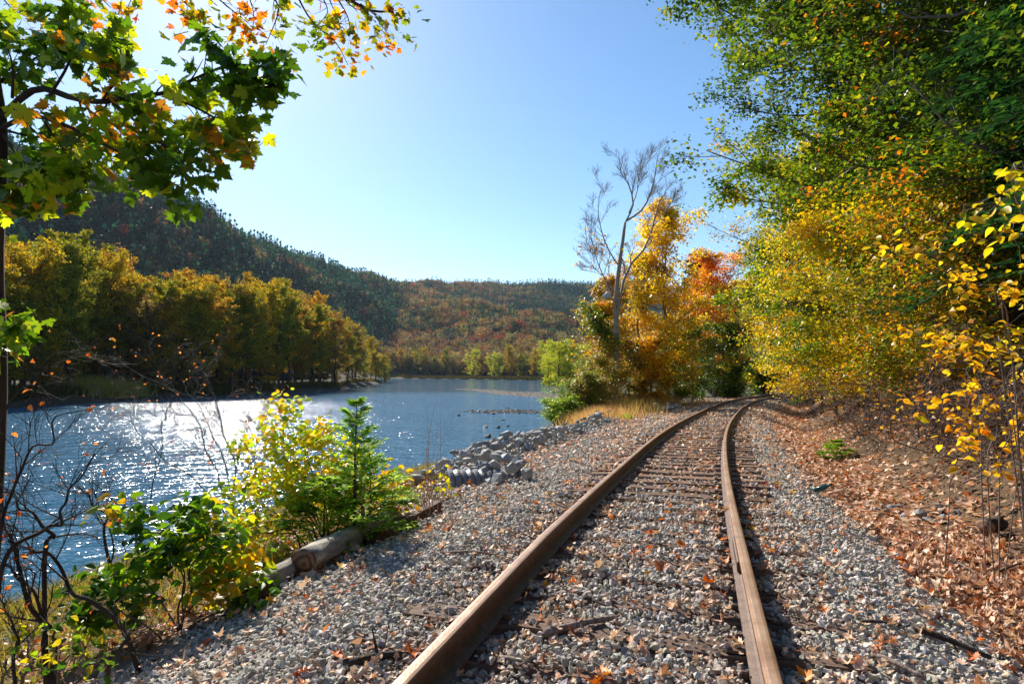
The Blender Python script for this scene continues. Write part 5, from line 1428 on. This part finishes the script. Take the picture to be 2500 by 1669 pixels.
# ------------------------------------------------------------------ logs, timber, sticks
m, nt, b, out = mat("weathered_log")
tc = N(nt, "ShaderNodeTexCoord"); mp = N(nt, "ShaderNodeMapping"); mp.inputs["Scale"].default_value = (6, 6, 1.6); nt.links.new(tc.outputs["Object"], mp.inputs[0])
no = N(nt, "ShaderNodeTexNoise", i_Scale=2.2, i_Detail=9.0, i_Roughness=.72); nt.links.new(mp.outputs[0], no.inputs["Vector"])
rp = ramp(nt, [(.34, (.05, .04, .03)), (.46, (.26, .23, .19)), (.7, (.52, .47, .40))]); nt.links.new(no.outputs[0], rp.inputs[0]); nt.links.new(rp.outputs[0], b.inputs["Base Color"])
bp = N(nt, "ShaderNodeBump", i_Strength=1.0, i_Distance=.03); nt.links.new(no.outputs[0], bp.inputs["Height"]); nt.links.new(bp.outputs[0], b.inputs["Normal"]); b.inputs["Roughness"].default_value = .85
LOGM = m
m, nt, b, out = mat("cut_wood_end")
tc = N(nt, "ShaderNodeTexCoord"); wv_ = N(nt, "ShaderNodeTexWave", wave_type='RINGS', rings_direction='Z', i_Scale=5.0, i_Distortion=9.0, i_Detail=5.0)
nt.links.new(tc.outputs["Object"], wv_.inputs["Vector"]); rp = ramp(nt, [(0, (.10, .05, .03)), (1, (.26, .15, .09))]); nt.links.new(wv_.outputs[0], rp.inputs[0]); nt.links.new(rp.outputs[0], b.inputs["Base Color"]); b.inputs["Roughness"].default_value = .9
CUT = m
def log_thing(name, A, B, r0, r1, label, rg, wob=.05, cat="log", bark=None, ends=True, mid=None):
    A = np.array(A); B = np.array(B); L = np.linalg.norm(B - A); d = (B - A) / L
    z = d; x = unit(np.cross([0, 0, 1.0], z)); y = np.cross(z, x)
    n = 15; S = 16; V = []
    for i in range(n):
        u = i / (n - 1); r_ = r0 + (r1 - r0) * u
        cx, cy_ = wob * math.sin(u * 3.1), wob * .6 * math.sin(u * 5 + 1)
        for j in range(S):
            a = 2 * math.pi * j / S; rr = r_ * (1 + .10 * math.sin(3 * a + u * 4) + .07 * math.sin(5 * a - u * 13) + .05 * math.sin(2 * a + u * 31) + rg.normal(0, .03))
            V.append((cx + math.cos(a) * rr, cy_ + math.sin(a) * rr, u * L))
    Q = []
    for i in range(n - 1):
        for j in range(S):
            k = (j + 1) % S; Q.append((i * S + j, i * S + k, (i + 1) * S + k, (i + 1) * S + j))
    caps = [np.arange(S)[::-1][None], (np.arange(S) + (n - 1) * S)[None]]
    me = new_mesh(name, np.array(V), [np.array(Q)] + caps, [bark or LOGM, CUT], True, None, [0] * len(Q) + [1, 1])
    o = link(name, me); M = Matrix([list(x), list(y), list(z)]).transposed()
    o.matrix_world = Matrix.Translation(A) @ M.to_4x4()
    tag(o, label, cat)
    return o
def on_ground(px, py, d, up):
    q = at(px, py, d); return np.array([q[0], q[1], gz(q[0], q[1]) + up])
lg = log_thing("log", on_ground(742, 1395, 5.35, .10), on_ground(965, 1290, 7.5, .09), .115, .10, "thick pale weathered log with a cut brown end lying along the gravel edge", rg, .05)
T = Tubes(); T.add([(0, .05, .62 * 2), (.02, .22, .62 * 2 + .02), (.03, .30, .62 * 2 + .03)], [.03, .022, .008], 6); link("branch_stub", T.mesh("branch_stub", [LOGM]), lg)
log_thing("log", on_ground(590, 1455, 4.75, .07), on_ground(800, 1345, 6.0, .12), .075, .09, "thinner grey log reaching towards the camera from behind the cut log", rg, .03)
log_thing("log", on_ground(585, 1448, 4.72, .06), on_ground(660, 1425, 4.95, .06), .09, .07, "short dark log end below the thin grey log", rg, .02, bark=BARK_DARK)
def plank(name, A, B, w, h, label, mat_):
    A = np.array(A); B = np.array(B); L = np.linalg.norm(B - A); d = (B - A) / L
    bm = box_bm(L, w, h, .008, 3, .004, 5); me = bm_mesh(name, bm, [mat_])
    o = link(name, me); y = unit(np.cross([0, 0, 1.0], d)); z = np.cross(d, y)
    o.matrix_world = Matrix.Translation((A + B) / 2) @ Matrix([list(d), list(y), list(z)]).transposed().to_4x4()
    o.color = (.55, .5, .5, 1); tag(o, label, "timber"); return o
plank("timber", on_ground(905, 1335, 6.4, .05), on_ground(1068, 1262, 8.2, .06), .12, .10, "dark square timber lying along the gravel beyond the log", TIE_WOOD)
STK = bark_material("stick_bark", (.12, .085, .07), (.34, .26, .22), 40)
G5 = "sticks lying on the gravel"
for px0, py0, px1, py1, r_, lb, dark in (
        (1330, 1548, 1500, 1510, .024, "thick curved barky stick between the near rails", 0), (1085, 1352, 1218, 1358, .012, "straight pale stick left of the river-side rail", 0), (1130, 1322, 1185, 1330, .008, "thin pale twig on the gravel above the straight stick", 0),
        (1400, 1590, 1445, 1570, .010, "short forked stick beside the buried tie", 0), (840, 1630, 980, 1600, .030, "dark broken branch at the lower left of the rail", 1), (870, 1560, 930, 1585, .012, "brown stick on the left gravel slope", 1), (1220, 1610, 1290, 1640, .016, "short stick in the shadow of the left rail", 0),
        (2100, 1520, 2200, 1530, .010, "dark twig on the right gravel shoulder", 1), (2230, 1535, 2420, 1610, .022, "black charred-looking branch on the right gravel", 1), (2130, 1600, 2260, 1660, .016, "grey split branch near the bottom right", 0), (2310, 1362, 2390, 1405, .012, "white peeled stick in the leafy ditch", 0),
        (2400, 1380, 2510, 1345, .012, "brown stick on the bare soil slope", 1), (2430, 1400, 2520, 1370, .012, "second brown stick just below it on the soil slope", 1), (2030, 1310, 2060, 1315, .008, "pale twig at the gravel edge by the ditch rocks", 0), (1640, 1255, 1700, 1262, .008, "thin twig between the rails before the bare ties", 0), (2350, 1180, 2480, 1120, .016, "fallen grey branch under the brush", 0)):
    def og(px, py):
        d = 4.0
        for _ in range(14):
            q = at(px, py, d); g_ = gz(q[0], q[1]) + .06; d += (q[2] - g_) * d / (CAMZ - g_ + .5) * .8
        return np.array([q[0], q[1], g_ + .01])
    A, B = og(px0, py0), og(px1, py1)
    T = Tubes(); mid = (A + B) / 2 + rg.normal(0, .05, 3) * np.linalg.norm(B - A) * np.array([1, 1, .2]) + np.array([0, 0, .012])
    T.add(lerp_path([A, mid, B], 9) - A, np.linspace(r_, r_ * .6, 9) * rg.uniform(.9, 1.1, 9), 7)
    k = unit(B - A); s0 = mid - A; T.add(lerp_path([s0, s0 + k * .05 + rg.normal(0, .03, 3), s0 + k * .1 + rg.normal(0, .05, 3) + np.array([0, 0, .02])], 4), [r_ * .5, r_ * .4, r_ * .3, r_ * .15], 5)
    o = link("stick", T.mesh("stick", [BARK_DARK if dark else STK]), loc=A); tag(o, lb, "stick", G5)

# rotten stump on the soil slope
q = og(2425, 1300); log_thing("rotten_log", q + np.array([-.12, -.05, .05]), q + np.array([.18, .1, .09]), .10, .07, "dark rotten log stump on the bare soil slope at the right", rg, .03, bark=BARK_DARK)

# ------------------------------------------------------------------ culvert pipe
m, nt, b, out = mat("grey_plastic_pipe"); b.inputs["Base Color"].default_value = (.15, .155, .165, 1); b.inputs["Roughness"].default_value = .45
A = np.array([-1.06, 10.3, -.36]); dvec = unit(np.array([.96, .28, -.03])); n = 56; S = 28; V = []; R0 = .26
x = unit(np.cross([0, 0, 1.0], dvec)); y = np.cross(dvec, x)
prof = []
for i in range(n):
    u = i / (n - 1) * 1.3
    ph = (u / .105) % 1.0
    prof.append((u, R0 + (.030 if .18 < ph < .82 else (.014 if .10 < ph < .9 else 0))))
prof = prof + [(u, r_ - .05) for u, r_ in ((1.3, R0), (0, R0))]
for u, r_ in prof:
    for j in range(S):
        a = 2 * math.pi * j / S; V.append(dvec * u + x * math.cos(a) * r_ + y * math.sin(a) * r_)
Q = []
for i in range(len(prof)):
    i2 = (i + 1) % len(prof)
    for j in range(S):
        k = (j + 1) % S; Q.append((i * S + j, i * S + k, i2 * S + k, i2 * S + j))
o = link("culvert_pipe", new_mesh("culvert_pipe", np.array(V), np.array(Q), [m], False), loc=A); tag(o, "ribbed grey plastic culvert pipe sticking out of the riprap", "pipe")
for (dx, dy, s_, lf_) in ((.70, -.36, .24, .3), (.85, -.46, .28, .3), (1.05, -.15, .34, .6), (.75, .36, .36, .6), (1.15, .3, .38, .6), (.34, -.60, .20, .1), (.05, -.62, .22, .1), (1.3, -.4, .28, .4), (.95, .02, .30, 1.2), (.62, .05, .24, 2.0), (.80, -.1, .26, 1.6), (.62, -.2, .2, 1.2), (.62, .28, .26, 1.0), (-.1, -.35, .2, .2), (1.2, 0, .3, .8)):
    put_rock(A[0] + dx, A[1] + dy, s_, "angular grey boulder packed round the culvert pipe", "boulders round the culvert", lf_)

# small dark glass bottle in the ditch
bm = bmesh.new()
pr = [(0, 0), (.032, 0), (.036, .02), (.036, .14), (.028, .17), (.014, .20), (.013, .25), (0, .25)]
vs = []
S = 16
for r_, z_ in pr: vs.append([bm.verts.new((r_ * math.cos(2 * math.pi * j / S), r_ * math.sin(2 * math.pi * j / S), z_)) for j in range(S)])
for i in range(len(pr) - 1):
    for j in range(S):
        k = (j + 1) % S
        try: bm.faces.new((vs[i][j], vs[i][k], vs[i + 1][k], vs[i + 1][j]))
        except ValueError: pass
bmesh.ops.remove_doubles(bm, verts=bm.verts, dist=1e-5)
m, nt, b, out = mat("dark_green_glass"); b.inputs["Base Color"].default_value = (.01, .05, .05, 1); b.inputs["Roughness"].default_value = .08
q = og(1990, 1208); o = link("bottle", bm_mesh("bottle", bm, [m], True), loc=q + np.array([0, 0, .05]), rot=(math.radians(62), math.radians(20), .5)); tag(o, "dark green glass bottle poking out of the ditch edge", "bottle")

# ------------------------------------------------------------------ river shallows: gravel bars and stones
def bar(name, poly, h, label):
    poly = np.array(poly, float); x0, y0 = poly.min(0) - 1; x1, y1 = poly.max(0) + 1
    nx, ny = 70, 50
    X, Y = np.meshgrid(np.linspace(x0, x1, nx), np.linspace(y0, y1, ny)); X = X.ravel(); Y = Y.ravel()
    d, *_ = seg_dist(X, Y, poly, np.roll(poly, -1, 0)); ins = np.zeros(len(X), bool)
    for a, b_ in zip(poly, np.roll(poly, -1, 0)):
        c = ((a[1] > Y) != (b_[1] > Y))
        with np.errstate(divide='ignore', invalid='ignore'): ins ^= c & (X < (b_[0] - a[0]) * (Y - a[1]) / (b_[1] - a[1]) + a[0])
    d = np.where(ins, d, -d) + .8 * clump_noise(np.column_stack([X, Y, 0 * X]), 3.0, 71)
    Z = WZ + np.clip(d * .06, -.5, h) + .03 * clump_noise(np.column_stack([X, Y, 0 * X]), .7, 72)
    ii = (np.arange(ny - 1)[:, None] * nx + np.arange(nx - 1)[None]).ravel()
    o = link(name, new_mesh(name, np.column_stack([X, Y, Z]), np.stack([ii, ii + 1, ii + 1 + nx, ii + nx], -1), [GROUND_MAT], True, np.tile((.14, .12, .10), (len(X), 1)))); tag(o, kind="structure")
    k = np.where((Z > WZ - .06))[0]; k = k[rng.integers(0, len(k), 1400)]
    p = np.column_stack([X[k] + rng.normal(0, .6, 1400), Y[k] + rng.normal(0, .6, 1400), Z[k] + .02])
    s_ = rng.lognormal(-1.9, .45, 1400); g = rng.normal(.30, .08, 1400).clip(.1, .5)
    tag(scatter(name + "_stones", p, rng.uniform(0, 6.28, (1400, 3)), np.column_stack([s_, s_, s_ * .7]), rng.integers(0, 14, 1400), np.column_stack([g * 1.08, g, g * .92]), stone_protos), label, "gravel", kind="stuff")
bar("gravel_bar", [(-16, 168), (-9, 150), (-3, 122), (3, 108), (11, 93), (14, 112), (9, 128), (0, 142), (-6, 160)], .22, "pale gravel covering the long bar in the river")
bar("gravel_shoal", [(-5, 64), (-2, 62.5), (2, 62), (4, 64.5), (0, 66.5)], .10, "stones of the small shoal in the shallows")
for k, (px, py) in enumerate(((1325, 1003), (1240, 997), (1158, 1004), (1228, 1025), (1120, 1014), (1267, 1057), (1190, 1066), (1345, 972), (1380, 980), (1205, 1010), (1215, 1044), (1240, 1040), (1185, 1042), (1262, 1006))):
    d = (CAMZ - WZ) * F / (py - 914); x, y = xy_at(px, d)
    o = put_rock(x, y, rng.uniform(.25, .7), "dark wet stone breaking the surface of the shallows", "stones in the shallows", .1, "river_stone"); o.location.z = WZ + .02; o.color = (.12, .11, .10, 1)

# ------------------------------------------------------------------ near bank ground cover
pts = []
n = 60000
y = rng.uniform(2.0, 26, n); x = rng.uniform(-9, 1.5, n)
s_, _ = track_off(x, y); a_ = -s_; dr_ = river_dist(x, y)
ok = (a_ > shoulder(y) + .15) & (dr_ > -.2)
ok &= (y < 10.5) | (dr_ < 2.2) & (y < 24) & (x < -2.6)
pts = np.column_stack([x, y])[ok]
pts = pts[clump_noise(np.column_stack([pts, 0 * pts[:, :1]]), 1.1, 81) + rng.normal(0, .5, len(pts)) > -.3]
grass("bank_grass", np.column_stack([pts, gnd(pts[:, 0], pts[:, 1]) - .02]), .30, .014, pal('#8a8a34', '#6a7428', '#a89a4c', '#7a6a34', '#94783c'), "rough green and straw grass on the near river bank", lean=.6, m_=LEAF)
n = 9000
y = rng.uniform(2.2, 12, n); x = rng.uniform(-8, 0, n); s_, _ = track_off(x, y); a_ = -s_
ok = (a_ > shoulder(y) - .15) & (a_ < shoulder(y) + 2.6); x, y = x[ok], y[ok]
c = LITPAL[rng.integers(0, len(LITPAL), len(x))] * rng.uniform(.5, 1.0, (len(x), 1))
V, Fc, C = leaf_cloud(curl(OAK, 1.2, .5, .2), np.column_stack([x, y, gnd(x, y) + rng.uniform(.01, .10, len(x))]), rng.uniform(.04, .08, len(x)), c, up=.8)
o = link("bank_litter", new_mesh("bank_litter", V, Fc, [LITTER], True, C)); tag(o, "brown dead leaves caught on the near bank below the gravel", "leaves", kind="stuff")
